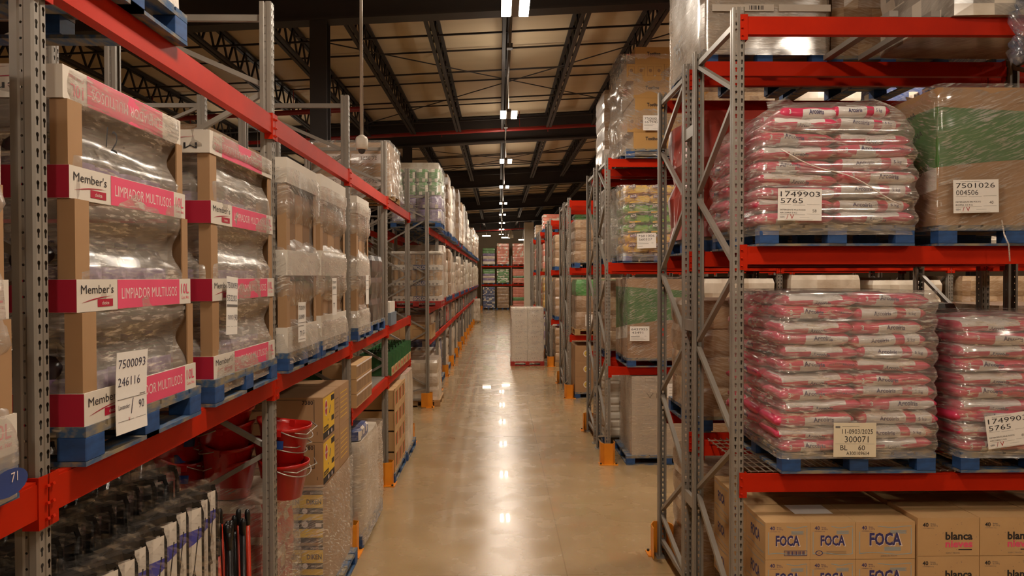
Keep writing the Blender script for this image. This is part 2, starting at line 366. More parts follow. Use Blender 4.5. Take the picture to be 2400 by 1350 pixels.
lamp(.205, 3.04, 5.93, 'twin panel high bay lamp just overhead above the camera position', 'lamps over the central aisle')
lamp(.205, -3.02, 5.93, 'twin panel high bay lamp behind the camera position', 'lamps over the central aisle')
for i, (x, y) in enumerate([(-5.6, -2), (-5.8, 5.0), (-6.2, 20.0), (-6.2, 28.0), (5.2, -.6), (5.6, 9.2), (5.6, 15.2), (5.6, 21.2), (9.5, 9.2), (10, 30), (9.5, -.6)]):
    lamp(x, y, roof_z(x)-1.5, 'added twin panel fill lamp above the neighbouring aisles, %s of those off the main row' % ORD[i], 'added lamps over the neighbouring aisles')  # unseen lamps added to brighten the left ceiling and right rack faces
cm_ = MB().tube([(0, 8.9, 0), (0, 57.8, 0)], .022, 8).box(-.05, 13.2, -.04, .05, 13.35, .04).box(-.05, 20.2, -.04, .05, 20.35, .04).mesh('lamp_conduit', [M('dull_conduit', (104, 96, 88), .55)])
c_o = O('lamp_conduit', cm_, None, (.2, 0, 6.72)); tag(c_o, 'straight grey conduit feeding the lamp row above the aisle', 'conduit')
for k in range(3):
    x, y, z = ((-.96, 60, 5.95), (.55, 60, 5.81), (1.89, 60, 5.64))[k]
    t = thing('strip_light', ('left strip light by the far dark post', 'middle strip light above the salmon packs', 'right strip light by the white partition')[k], 'lamp', (x, y, z), 0, 'strip lights by the far wall')
    O('tube', MB().tube([(-.32, 0, 0), (.32, 0, 0)], .04, 8).mesh('tube', [emis_far]), t)
    O('hanger_rod', MB().tube([(0, 0, .03), (0, 0, roof_z(x)-z)], .008, 5).mesh('hanger_rod', [dark_steel]), t)
red_pipe = M('sprinkler_red', (150, 34, 30), .4, 0, .1, 3)
def pipe(y, x0, x1, z, label):
    mb = MB(); mb.tube([(x0, 0, SLOPE*x0), (x1, 0, SLOPE*x1)], .055, 10)
    for k in range(int((x1-x0)/3)+1): mb.tube([(x0+.6+3*k, 0, SLOPE*(x0+.6+3*k)), (x0+.6+3*k, 0, .5+SLOPE*(x0+.6+3*k))], .008, 5); mb.tube([(x0+1.4+3*k, 0, SLOPE*(x0+1.4+3*k)), (x0+1.4+3*k, 0, -.12+SLOPE*(x0+1.4+3*k))], .012, 5)
    tag(O('sprinkler_pipe', mb.mesh('sprinkler_pipe', [red_pipe]), None, (0, y, z)), label, 'pipe')
pipe(21.6, -9, 8, 6.88, 'long red sprinkler pipe crossing in front of the second girder')
pipe(16.5, -14, -2.9, 6.5, 'red sprinkler pipe left of the aisle behind the left racks')
pipe(58., -8, 6, 6.3, 'far red sprinkler pipe crossing before the back wall')
# security camera on its drop pole
t = thing('dome_camera', 'white dome security camera hanging on a long pole by the left rack', 'camera', (-1.33, 7.46, 3.94))
O('drop_pole', MB().tube([(0, 0, .16), (0, 0, roof_z(-1.33)-4.0)], .017, 10).mesh('drop_pole', [galv]), t)
O('housing', MB().lathe([(.048, .03), (.058, .04), (.06, .13), (.05, .15), (.02, .17)], 20).mesh('housing', [M('camera_white', (232, 222, 206), .4)]), t)
O('dome', MB().lathe([(.004, -.014), (.016, -.011), (.03, .002), (.036, .018), (.036, .035)], 18).mesh('dome', [M('smoked_dome', (60, 54, 52), .12, 0, .05)]), t)
t = thing('pendant_beacon', 'white bell shaped fixture hanging near the back wall', 'lamp', (.9, 57, 5.65))
O('bell', MB().lathe([(.2, 0), (.2, .25), (.1, .5), (.04, .6)], 16).mesh('bell', [white_card]), t)
O('hanger_rod', MB().tube([(0, 0, .6), (0, 0, roof_z(.9)-5.65)], .01, 5).mesh('hanger_rod', [dark_steel]), t)
# ------------------------------------------------------------------ racks
BAY = 2.515; DEP = 1.067; HT = 4.50
PROF = [(-.02, .074, 2), (-.038, .074, 1), (-.038, .05, 1), (-.034, .044, 1), (-.034, .034, 1), (-.038, .028, 2), (-.038, .007, 2), (-.030, 0, 0), (-.005, 0, 2), (-.003, .004, 2), (.003, .004, 2), (.005, 0, 0), (.030, 0, 2), (.038, .007, 1), (.038, .028, 1), (.034, .034, 1), (.034, .044, 1), (.038, .05, 1), (.038, .074, 2), (.02, .074, 2)]
def uprights():
    mb = MB()
    for s in (0, 1):
        for i in range(len(PROF)-1):
            a, b = PROF[i], PROF[i+1]; ya, yb = (a[1], b[1]) if not s else (DEP-a[1], DEP-b[1])
            mb.quad((a[0], ya, 0), (b[0], yb, 0), (b[0], yb, HT), (a[0], ya, HT), a[2])
    return mb.mesh('upright_frame', [steel_face, steel_web, steel])
def bracing():
    mb = MB(); o, q = .07, DEP-.07
    for z in (.16, 4.4): mb.box(-.017, o, z-.02, .017, q, z+.02)
    zs = [.435, 1.02, 1.605, 2.19, 2.775, 3.36, 3.945]
    for k in range(len(zs)-1):
        a, b = (o, q) if k % 2 == 0 else (q, o)
        mb.bar((0, a, zs[k]+.03), (0, b, zs[k+1]-.03), .03, .036, 0, up=(1, 0, 0))
    mb.bar((0, q, .19), (0, o, .435-.03), .03, .036, 0, up=(1, 0, 0)); mb.bar((0, o, 3.975), (0, q, 4.38), .03, .036, 0, up=(1, 0, 0))
    return mb.mesh('bracing', [steel])
def bracing_r():
    me = bracing(); 
    for v in me.vertices: v.co.y = DEP-v.co.y
    me.flip_normals(); return me
def base_plate(): return MB().box(-.06, -.03, 0, .06, .12, .008).mesh('base_plate', [steel])
def beam_m(): # front beam, top at z=0
    a = .046; b = BAY-.046; mb = MB()
    mb.box(a, -.008, -.118, b, .03, -.008).box(a, -.004, -.008, b, .026, 0).box(a, .03, -.118, b, .045, -.04); return mb.mesh('beam', [red])
def conn_m():
    mb = MB()
    for x0, x1, s in ((.004, .05, 1),):
        mb.box(x0, -.0125, -.155, x1, -.0085, .012)
        xe = x1 if s > 0 else x0-.004
        mb.box(xe, -.0125, -.155, xe+.004, .04, .012)
        for z in (-.02, -.075, -.125): mb.bar(((x0+x1)/2-.012*s, -.0125, z), ((x0+x1)/2-.012*s, -.0165, z-.008), .012, .016)
    return mb.mesh('connector', [red])
def conn_r():
    me = conn_m()
    for v in me.vertices: v.co.x = BAY-v.co.x
    me.flip_normals(); return me
um, brm, brr, bpm, bmm, cnm, cnr = uprights(), bracing(), bracing_r(), base_plate(), beam_m(), conn_m(), conn_r()
def rack(name, label, pl, levels, rear=True, flip=False, conn=True, conn_rear=False):
    t = thing('pallet_rack', label, 'pallet rack', (pl.x, pl.y, pl.z), pl.rz)
    nb = len(levels)
    for i in range(nb+1):
        f = O('upright_frame', um, t, (i*BAY, 0, 0)); O('bracing', brr if flip else brm, f); O('base_plate', bpm, f); O('base_plate', bpm, f, (0, DEP-.09, 0))
    for i, lv in enumerate(levels):
        for z in lv:
            for side in ((0, 1) if rear else (0,)):
                b = O('beam', bmm, t, (i*BAY, 0, z) if not side else ((i+1)*BAY, DEP, z), PI*side)
                if conn and (not side or conn_rear): O('connector', cnm, b); O('connector', cnr, b)
    return t
ZA, ZB, ZC = 1.416, 2.925, 4.4355
LV = [ZA, ZB, ZC]
XR = 1.585; XL = -1.458; YL = 2.462; L1, L2, LA = 2.086, 3.77, 1.42
RY = [5.008+6.03*k for k in range(6)]
NAMES_R = ['nearest', 'second', 'third', 'fourth', 'fifth', 'sixth']
for k, y in enumerate(RY):
    nb = [2, 3, 3, 2, 1, 1][k]
    rack('r', 'grey and red pallet rack right of the aisle, %s row from the camera, front half' % NAMES_R[k], R(XR, y, 0), [LV]*nb, conn_rear=(k == 0))
    rack('r', 'grey and red pallet rack right of the aisle, %s row from the camera, rear half' % NAMES_R[k], R(XR, y+DEP+.27, 0), [LV]*nb, flip=True, conn_rear=False)
    sp = MB()
    for z in (.9, 2.33, 3.9): sp.box(-.03, 0, z-.045, .0, .27, z+.045)
    for i in range(2): tag(O('row_spacer', sp.mesh('row_spacer', [steel]), None, (XR+i*BAY, y+DEP, 0)), 'grey spacer plates tying the %s right rack row together, %s' % (NAMES_R[k], ('at its aisle end', 'one bay in')[i]), 'spacer')
Lorig = L(XL, YL-BAY, 0)
rack('l', 'long grey and red pallet rack along the left of the aisle in front', Lorig, [[L1, L2], [L1, L2], [L1, L2], [LA, L1, L2], [LA, L1, L2]])
rack('l', 'grey and red pallet rack backing onto the near left rack', L(XL-DEP-.32, YL-BAY, 0), [[L1, L2]]*5, conn=False, flip=True)
Y6 = 15.96
rack('l', 'long grey and red pallet rack far along the left of the aisle', L(XL, Y6, 0), [[LA, L1, L2]]*14, conn=False)
rack('l', 'grey and red pallet rack backing onto the far left rack', L(XL-DEP-.32, Y6, 0), [[L1, L2]]*3, conn=False, flip=True)
rack('b', 'grey and red pallet rack closing the far end of the aisle', R(-1.45, 64, 0), [[2.1, 3.66]]*2)
# orange post guards
def guard_meshes():
    a = MB()
    P = [(-.1, .16), (-.1, .03), (-.06, -.06), (.06, -.06), (.1, .03), (.1, .16)]
    for i in range(len(P)-1):
        p, q = P[i], P[i+1]; d = Vector((q[0]-p[0], q[1]-p[1])).normalized(); n = (d.y*.006, -d.x*.006)
        a.add([(p[0], p[1], .012), (q[0], q[1], .012), (q[0]+n[0], q[1]+n[1], .012), (p[0]+n[0], p[1]+n[1], .012), (p[0], p[1], .31), (q[0], q[1], .31), (q[0]+n[0], q[1]+n[1], .31), (p[0]+n[0], p[1]+n[1], .31)],
            [(0, 4, 5, 1), (2, 6, 7, 3), (0, 1, 2, 3), (4, 7, 6, 5), (0, 3, 7, 4), (1, 5, 6, 2)])
    b = MB().box(-.135, -.1, 0, -.08, .06, .012).box(.08, -.1, 0, .135, .06, .012).box(-.08, -.1, 0, .08, -.06, .012)
    return a.mesh('guard_shield', [orange]), b.mesh('guard_base', [orange]), MB().lathe([(.014, .012), (.014, .03), (.006, .036)], 6).mesh('anchor_bolt', [bolt])
ga, gb, gc = guard_meshes()
def guard(pl, label, group=None):
    t = thing('post_guard', label, 'post guard', (pl.x, pl.y, pl.z), pl.rz, group); O('guard_shield', ga, t); O('guard_base', gb, t)
    for x in (-.112, .112): O('anchor_bolt', gc, t, (x, -.07, 0))
for i in range(2, 6): guard(L(XL, YL+(i-1)*BAY, 0), 'orange post guard on the near left rack, %s from the camera' % ORD[i-2])
for i in range(0, 15): guard(L(XL, Y6+i*BAY, 0), 'orange post guard on the far left rack, %s from the near end' % ORD[i])
for k in range(6):
    guard(R(XR, RY[k], 0), 'orange post guard at the front foot of the %s right rack row' % NAMES_R[k])
    guard(Place(XR, RY[k]+2*DEP+.27, 0, PI), 'orange post guard at the rear foot of the %s right rack row' % NAMES_R[k])
for i in range(3): guard(R(-1.45+i*BAY, 64, 0), 'orange post guard at the far end rack, %s from its left' % ORD[i])
# wire decks and cross bars
def deck_m():
    mb = MB(); n = 24
    for k in range(n): mb.bar((.03+k*(1.14/(n-1)), .0, .012), (.03+k*(1.14/(n-1)), DEP-.02, .012), .006, .006)
    for k in range(9): mb.bar((.02, .04+k*.12, .006), (1.18, .04+k*.12, .006), .006, .006)
    return mb.mesh('wire_deck', [wire])
dm = deck_m()
for i in range(2): tag(O('wire_deck', dm, None, (XR+.06+i*1.22, RY[0]+.01, ZA)), 'galvanised wire deck under the detergent pallet on the lowest shelf, %s' % ('by the aisle', 'further from the aisle')[i], 'wire deck')
cb = MB().box(-.03, .02, -.05, .03, DEP-.02, -.01).mesh('cross_bar', [steel])
for i, x in enumerate((2.62, 2.9)): tag(O('cross_bar', cb, None, (x, RY[0], ZC+.06)), 'bare grey support bar across the top right shelf, %s' % ('left of the pair', 'right of the pair')[i], 'cross bar')
# ------------------------------------------------------------------ pallets
PH = .135
def pallet_meshes(wd, dp, mt):
    a, b, c = {'blue': (pblue_l, pblue, pblue_l), 'wood': (pwood, pwood, pwood), 'red': (pred, pred, pred)}[mt]
    top = MB(); n = 7; bw = wd/(n+.9)
    for k in range(n): x = k*(wd-bw)/(n-1); top.box(x, 0, PH-.018, x+bw, dp, PH)
    for k in range(3): y = k*(dp-.1)/2; top.box(0, y, PH-.036, wd, y+.1, PH-.018)
    bot = MB()
    for k in range(3): x = k*(wd-.11)/2; bot.box(x, 0, 0, x+.11, dp, .016)
    for y in (0, dp-.11): bot.box(.11, y, 0, wd-.11, y+.11, .016)
    return top.mesh('top_deck', [a]), MB().box(0, 0, 0, .125, .1, PH-.052).mesh('block', [b], .003), bot.mesh('bottom_deck', [c])
def pallet(pl, wd=1.016, dp=1.12, mt='blue', label='', group=None, detail=True):
    if detail:
        a, b, c = cached(('pal', wd, dp, mt), lambda: pallet_meshes(wd, dp, mt))
        t = thing('pallet', label, 'pallet', (pl.x, pl.y, pl.z), pl.rz, group); O('top_deck', a, t); O('bottom_deck', c, t)
        for i in range(3):
            for j in range(3): O('block', b, t, (i*(wd-.125)/2, j*(dp-.1)/2, .016))
        return t
    def one():
        a, b, c = {'blue': (pblue_l, pblue, pblue_l), 'wood': (pwood, pwood, pwood), 'red': (pred, pred, pred)}[mt]; mb = MB()
        mb.box(0, 0, PH-.03, wd, dp, PH, 0)
        for i in range(3):
            mb.box(i*(wd-.11)/2, 0, 0, i*(wd-.11)/2+.11, dp, .016, 0)
            for j in range(3): x = i*(wd-.125)/2; y = j*(dp-.1)/2; mb.box(x, y, .016, x+.125, y+.1, PH-.03, 1)
        return mb.mesh('pallet', [a, b])
    return tag(O('pallet', cached(('palf', wd, dp, mt), one), None, (pl.x, pl.y, pl.z), pl.rz), label, 'pallet', group)
# ------------------------------------------------------------------ film, sheets
def film_mesh(name, wd, dp, z0, z1, mat, prof=None, amp=.008, seed=0, n=72, m=30, r=.05, top=False, skew=(0, 0), pad=.012):
    mb = MB(); vs = []; fs = []
    x0, x1, y0, y1 = -pad, wd+pad, -pad, dp+pad; per = 2*(x1-x0+y1-y0)
    ring = []
    for k in range(n):
        d = per*k/n
        for (ax, ay, dx, dy, ln) in ((x0, y0, 1, 0, x1-x0), (x1, y0, 0, 1, y1-y0), (x1, y1, -1, 0, x1-x0), (x0, y1, 0, -1, y1-y0)):
            if d <= ln: ring.append((ax+dx*d, ay+dy*d)); break
            d -= ln
    cx, cyy = (x0+x1)/2, (y0+y1)/2
    for i in range(m):
        f = i/(m-1); z = z0+(z1-z0)*f; ins = prof(f) if prof else 0.
        for (x, y) in ring:
            q = noise.noise(Vector((x*3+seed*7, y*3, z*5)))+.5*noise.noise(Vector((x*9+seed, y*9, z*14)))
            px = min(max(x, x0+r*.3), x1-r*.3); d = ins-amp*q
            nx = (x-cx)/((x1-x0)/2); ny = (y-cyy)/((y1-y0)/2); e = 10
            gx = math.copysign(abs(nx)**e, nx); gy = math.copysign(abs(ny)**e, ny); gl = math.hypot(gx, gy) or 1
            cr = max(0, abs(nx)+abs(ny)-1.9)*r*3
            vs.append((x-gx/gl*d-nx*cr+skew[0]*f, y-gy/gl*d-ny*cr+skew[1]*f, z))
    for i in range(m-1):
        for k in range(n): fs.append((i*n+k, i*n+(k+1) % n, (i+1)*n+(k+1) % n, (i+1)*n+k))
    if top:
        vs.append((cx+skew[0], cyy+skew[1], z1+.01)); c = len(vs)-1
        for k in range(n): fs.append(((m-1)*n+k, (m-1)*n+(k+1) % n, c))
    mb.add(vs, fs, 0, True); return mb.mesh(name, [mat])
def film(pl, wd, dp, z0, z1, mat, label, group=None, rope=None, **kw):
    t = tag(O('stretch_wrap', film_mesh('stretch_wrap', wd, dp, z0, z1, mat, **kw), None, (pl.x, pl.y, pl.z), pl.rz), label, 'plastic wrap', group)
    if rope:
        for pts in rope: O('film_strand', MB().tube(pts, .004, 6).mesh('film_strand', [soft_white]), t)
    return t
def sheet(pl, lx, lz, wd, hh, lines, label, ly=-.03, tilt=0., side=False, mat=None, group='paper label sheets', bend=.0):
    """lines: (text, x fraction, z fraction of the cap base from the top, cap height, ink, bold)"""
    mb = MB(); n = 6
    for k in range(n):
        za, zb = hh*k/n, hh*(k+1)/n; f = lambda z: -bend*((z/hh-.5)**2)*4
        mb.add([(0, f(za), za), (wd, f(za), za), (wd, f(zb), zb), (0, f(zb), zb)], [(0, 1, 2, 3)], 0); mb.add([(0, f(za)+.0012, za), (0, f(zb)+.0012, zb), (wd, f(zb)+.0012, zb), (wd, f(za)+.0012, za)], [(0, 1, 2, 3)], 0)
    inks = [mat or paper, ink, ink_b, ink_g, ink_r]
    g = lambda p: Vector((p[0], -bend*((p[2]/hh-.5)**2)*4-.0012, p[2]))
    for ln in lines:
        if ln[0] == '-': x0, x1 = wd*ln[1], wd*ln[4]; z = hh*(1-ln[2]); mb.quad(g((x0, 0, z)), g((x1, 0, z)), g((x1, 0, z+ln[3])), g((x0, 0, z+ln[3])), 3); continue
        mb.text(ln[0], (wd*ln[1], -.001, hh*(1-ln[2])), ln[3], ln[4], bold=ln[5] if len(ln) > 5 else 0, fn=g, wid=ln[6] if len(ln) > 6 else None)
    o = O('label_sheet', mb.mesh('label_sheet', inks), None, pl.w(lx, ly, lz)); o.rotation_euler = (0, 0, pl.rz+(-PI/2 if side else 0))
    o.rotation_euler = (Matrix.Rotation(o.rotation_euler.z, 4, 'Z') @ Matrix.Rotation(tilt, 4, 'Y')).to_euler()
    return tag(o, label, 'paper sheet', group)
def rules(a, b, w=.0015, xs=((.05, .45), (.55, .95))):
    return [('-', x0, a+(b-a)*k/2, w, x1) for k in range(3) for x0, x1 in xs]
# ------------------------------------------------------------------ detergent bags
def bag_mesh(Lx, D, h, var, seed):
    mb = MB(); nu, nv = 24, 24; vs = []; ms = []; fs = []
    def pt(u, v):
        e = abs(u); tp = (1-.62*max(0, (e-.80)/.20)**2); wv = 1-.05*max(0, (e-.8)/.2)
        a = 2*PI*v; c, s = math.cos(a), math.sin(a); pw = 2/3.0
        yy = math.copysign(abs(c)**pw, c)*D/2*wv; zz = math.copysign(abs(s)**pw, s)*h/2*tp
        q = noise.noise(Vector((u*2.2+seed*5, yy*9, zz*16+seed)))*.016+noise.noise(Vector((u*6, yy*20+seed, zz*30)))*.004
        return Vector((u*Lx/2, yy*(1+q*1.2), h/2+zz+q*.7*(1-abs(s)*.3)))
    for i in range(nu+1):
        for j in range(nv): vs.append(tuple(pt(-1+2*i/nu, j/nv)))
    for i in range(nu):
        for j in range(nv):
            u = -1+2*(i+.5)/nu; v = (j+.5)/nv; top = v < .5          # front (-y) is v about .5
            fr = .3 < v < .7
            if var == 0: m = 1 if (fr and abs(u+.25) < .2+.18*(v-.5)*5 and v > .42) else 0
            elif var == 1: m = 1 if (v < .5 and -.9 < u < .62) else (1 if (v >= .5 and abs(u+.05) < .2) else 0)
            elif var == 2: m = 0 if (abs(u) > .8 or (fr and .2 < u < .42)) else 1
            else: m = 0 if (v < .47 or abs(u) > .88) else (1 if u > -.25 else 0)
            fs.append((i*nv+j, i*nv+(j+1) % nv, (i+1)*nv+(j+1) % nv, (i+1)*nv+j)); ms.append(m)
    fs.append(tuple(range(nv))[::-1]); fs.append(tuple(nu*nv+j for j in range(nv))); ms += [0, 0]
    mb.add(vs, fs, ms, True)
    fm = mb.f
    def wrap(p):   # drop lettering onto the rounded front
        u = max(-.99, min(.99, p.x/(Lx/2))); zz = (p.z-h/2)/(h/2); e = abs(u); tp = 1-.62*max(0, (e-.80)/.20)**2
        s = max(-.97, min(.97, zz/tp)); a = math.asin(math.copysign(abs(s)**1.5, s)); q = pt(u, (.5-a/(2*PI)) % 1); return Vector((q.x, q.y-.0022, q.z))
    def tx(t, x, z, hh, m, bold=0.): mb.text(t, (x, 0, z), hh, m, fn=wrap, bold=bold)
    if var == 0:
        tx('Arcoiris', -Lx*.2, h*.44, h*.29, 2, .03); tx('3', -Lx*.40, h*.42, h*.3, 1, .03); tx('MULTIUSOS', Lx*.12, h*.46, h*.14, 3); tx('AROMA', Lx*.30, h*.44, h*.16, 2)
    elif var == 1: tx('Arcoiris', -Lx*.1, h*.2, h*.26, 2, .03)
    elif var == 2: tx('Arcoiris', -Lx*.25, h*.42, h*.28, 2, .02); tx('DETERGENTE', Lx*.02, h*.5, h*.12, 3); tx('5 kg', Lx*.24, h*.4, h*.24, 2)
    else: tx('3', -Lx*.37, h*.42, h*.3, 1, .03); tx('Arcoiris', -Lx*.02, h*.38, h*.28, 2, .02)
    return mb.mesh('detergent_bag', [bag_pink, bag_white, navy, ink_g])
bag_pink = M('pink_poly_film', (222, 72, 108), .3, 0, .08, 7, rgb2=(202, 52, 88), coat=.4, bump=.15, bscale=18)
bag_white = M('white_poly_film', (230, 224, 220), .32, 0, .05, 7, coat=.4, bump=.15, bscale=18)
def bag_stack(pl, layers, h, z0, where, lean=0., drift=0., seed=1, dome=False, fac=lambda f: 1.):
    rnd = random.Random(seed); W, Dp = 1.016, 1.1; Lx, D = .505, .36
    vm = [[cached(('bag', v, q), lambda v=v, q=q: bag_mesh(Lx, D, .102 if q == 0 else .096, v, v*3+q)) for q in range(2)] for v in range(4)]
    g = 'pink detergent bags on the %s' % where
    for k in range(layers):
        off = lean*k+drift*math.sin(k*1.7+seed)
        rows = 3 if k >= layers-2 else 1
        spots = []
        for i in range(2):
            for r_ in range(rows): spots.append((.254+i*.508, .18+r_*.37, 0., 'front'))
        if rows == 1: spots += [(.19, .62, PI/2, 'side'), (.19, .93, PI/2, 'side')] if k % 2 else [(.254, .55, 0., 'side'), (.254, .92, 0., 'side')]
        for q, (x, y, rz, w_) in enumerate(spots):
            v = [(0, 1), (1, 2), (3, 2), (1, 3), (0, 2), (1, 0)][k % 6][q % 2]
            if rz: v = 0
            zz = z0+k*h
            fx = fac(k/(layers-1)); x = .508+(x-.508)*fx; dz = rnd.uniform(-.012, .008); sq = fx
            o = O('detergent_bag', vm[v][(k+q) % 2], None, pl.w(x+off+rnd.uniform(-.022, .022), y+rnd.uniform(-.012, .015), zz+dz))
            o.rotation_euler = (rnd.uniform(-.03, .03), rnd.uniform(-.035, .035), pl.rz+(-rz if rz else 0)+rnd.uniform(-.02, .02)); o.scale = (sq if not rz else 1., 1., h/.092)
            pos = ('left', 'right')[i_of(x)] if not rz else 'left side'
            row = '' if y < .25 else (', second row' if y < .7 else ', back row')
            tag(o, 'pink detergent bag, %s, %s layer up, %s%s' % (where, ORD[k], pos, row), 'bag', g)
def i_of(x): return 0 if x < .5 else 1
# ------------------------------------------------------------------ display trays with jugs (left rack)
def swoosh(mb, x0, z0, w, h, m, y):
    n = 10
    for k in range(n):
        a, b = k/n, (k+1)/n; f = lambda t: z0+h*(1-(1-t)**2.2); th = lambda t: .004*math.sin(PI*min(1, t+.05))
        mb.quad((x0+w*a, y, f(a)-th(a)), (x0+w*b, y, f(b)-th(b)), (x0+w*b, y, f(b)), (x0+w*a, y, f(a)), m)
def logo(mb, x, z, w, inv, y, H):
    """store brand lettering: dark name, red stroke, red pill"""
    X = mb.X
    if inv: mb.X = (X or Matrix())@Matrix.Translation((2*x+w, 0, 2*z+H))@Matrix.Rotation(PI, 4, 'Y')
    mb.text("Member's", (x+w*.06, y, z+H*.56), H*.30, 1, bold=0., wid=w*.86); swoosh(mb, x+w*.08, z+H*.26, w*.84, H*.20, 2, y)
    pw, ph = w*.42, H*.26; px, pz = x+w*.48, z+H*.10
    mb.quad((px, y, pz), (px+pw, y, pz), (px+pw, y, pz+ph), (px, y, pz+ph), 2); mb.text('choice', (px+pw/2, y-.0006, pz+ph*.26), ph*.5, 0, al='c', bold=.01)
    mb.X = X
def tray_mesh(W, D, H, kind, inv, near):
    """shallow corrugated tray, open on top (or upturned as a cap); kind 'pink' printed skirt or 'plain'"""
    mb = MB(); t = .006
    mb.box(0, 0, 0, W, t, H).box(0, D-t, 0, W, D, H).box(0, t, 0, t, D-t, H).box(W-t, t, 0, W, D-t, H)
    zf = H-t if inv else 0; mb.box(t, t, zf, W-t, D-t, zf+t)
    y = -.0012
    if kind == 'pink':
        cap = inv
        if not cap:
            a, b = W*.29, W*.87
            mb.quad((a, y, .002), (b, y, .002), (b, y, H-.002), (a, y, H-.002), 3)
            logo(mb, .01, .004, a-.02, False, y, H-.008)
            mb.text('LIMPIADOR MULTIUSOS', (a+.03, y-.0006, H*.34), H*.38, 4, wid=(b-a)-.06, bold=-.005)
            mb.text('10L', (b+.02, y, H*.42), H*.40, 5, bold=.01); mb.text('Cont. Net.', (b+.02, y, H*.2), H*.13, 5)
        else:
            a, b = W*.13, W*.71+.0
            X = Matrix.Translation((W, 0, H))@Matrix.Rotation(PI, 4, 'Y'); mb.X = X
            a, b = W*.20, W*.84
            mb.quad((a, y, .002), (b, y, .002), (b, y, H-.002), (a, y, H-.002), 3)
            mb.text('LIMPIADOR MULTIUSOS', (a+.03, y-.0006, H*.34), H*.38, 4, wid=(b-a)-.06, bold=-.005)
            mb.text('10L', (b+.025, y, H*.46), H*.40, 5, bold=.01); mb.text('Cont. Net.', (b+.022, y, H*.2), H*.14, 5)
            for k in range(4): mb.text(('HECHO EN MEXICO', 'POR: EL FABRICANTE', 'MANTENGASE EN LUGAR', 'FRESCO Y SECO')[k], (.02, y, H*(.72-.16*k)), H*.08, 1)
            mb.X = None
        # near end face (local x=0, faces the camera)
        mb.X = Matrix.Translation((0, D, 0))@Matrix.Rotation(-PI/2, 4, 'Z')
        if cap: logo(mb, D*.55, .004, D*.42, True, y, H-.008)
        else:
            mb.quad((0, y, .001), (D, y, .001), (D, y, H-.001), (0, y, H-.001), 6)
            for c in (D*.28, D*.72):
                mb.disc((c, y-.0006, H*.5), H*.36, 7); mb.quad((c-H*.75, y-.0009, H*.42), (c+H*.75, y-.0009, H*.42), (c+H*.75, y-.0009, H*.56), (c-H*.75, y-.0009, H*.56), 6); mb.text('100% GARANTIA', (c, y-.0012, H*.455), H*.09, 7, al='c')
        mb.X = None
    return mb.mesh('display_tray', [white_card, ink, crimson, pink, soft_white, pink, crimson, soft_white])
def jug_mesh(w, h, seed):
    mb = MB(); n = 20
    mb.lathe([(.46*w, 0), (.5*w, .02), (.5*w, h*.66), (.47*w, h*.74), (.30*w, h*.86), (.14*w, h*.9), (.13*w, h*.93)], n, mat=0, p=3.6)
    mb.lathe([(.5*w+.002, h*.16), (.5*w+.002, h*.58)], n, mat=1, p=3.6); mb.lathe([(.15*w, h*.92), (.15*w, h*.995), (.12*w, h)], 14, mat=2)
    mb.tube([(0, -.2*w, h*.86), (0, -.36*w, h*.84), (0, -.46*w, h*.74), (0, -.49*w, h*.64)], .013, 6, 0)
    return mb.mesh('jug', [shaded_jug, purple_p, navy])
def post_mesh(h): return MB().box(0, 0, 0, .09, .006, h).box(0, .006, 0, .006, .06, h).mesh('corner_post', [kraft])
def tray_load(pl, W, D, kind, z0, tiers, caph, pitch, TH, what, leanx=0.):
    grp = 'display trays %s' % what
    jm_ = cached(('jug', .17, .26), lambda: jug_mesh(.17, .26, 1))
    for k in range(tiers+1):
        cap = k == tiers; z = z0+pitch*k if not cap else caph
        sh = leanx*(z-z0)
        t = thing('display_tray', '%s display tray, %s, %s' % ('white and pink printed' if kind == 'pink' else 'plain white', what, 'upturned as top cap' if cap else ORD[k]+' tier up'), 'display tray', pl.w(0, sh, z), pl.rz, grp)
        O('tray', cached(('tray', W, D, TH, kind, cap), lambda: tray_mesh(W, D, TH, kind, cap, True)), t)
        if cap: continue
        ph = (pitch if k < tiers-1 else caph-z0-pitch*(tiers-1))
        pm = cached(('post', round(ph, 3)), lambda: post_mesh(ph-.008))
        for (x, y, rz) in ((.008, .008, 0), (W-.008, .008, PI/2), (W-.008, D-.008, PI), (.008, D-.008, -PI/2)):
            o = O('corner_post', pm, t, (x, y, .007), rz)
        n = 5; 
        for i in range(n):
            for j in range(2 if i else 5):
                x = .10+i*(W-.2)/(n-1); y = .175+j*.2
                if i == 0 and j == 0 and kind == 'pink': pass
                zj = .3 if (kind == 'pink' and pitch > .3 and False) else 0
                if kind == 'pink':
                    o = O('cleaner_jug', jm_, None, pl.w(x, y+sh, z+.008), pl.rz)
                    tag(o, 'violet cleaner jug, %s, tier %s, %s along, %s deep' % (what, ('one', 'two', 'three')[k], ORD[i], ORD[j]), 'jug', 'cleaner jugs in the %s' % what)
                elif i % 2 == 0 and j < 3:
                    wb_ = (W-.26)/3
                    o = O('carton', plain_carton(round(wb_, 3), .34, round(ph-.05, 3), kraft_d if (i+k) % 3 else kraft), None, pl.w(.12+(i//2)*(wb_+.01), .03+j*.36, z+.008), pl.rz)
                    tag(o, 'brown carton inside the plain tray, %s, tier %s, %s along, %s deep' % (what, ('one', 'two', 'three')[k], ORD[i//2], ORD[j]), 'carton', 'brown cartons in the %s' % what)
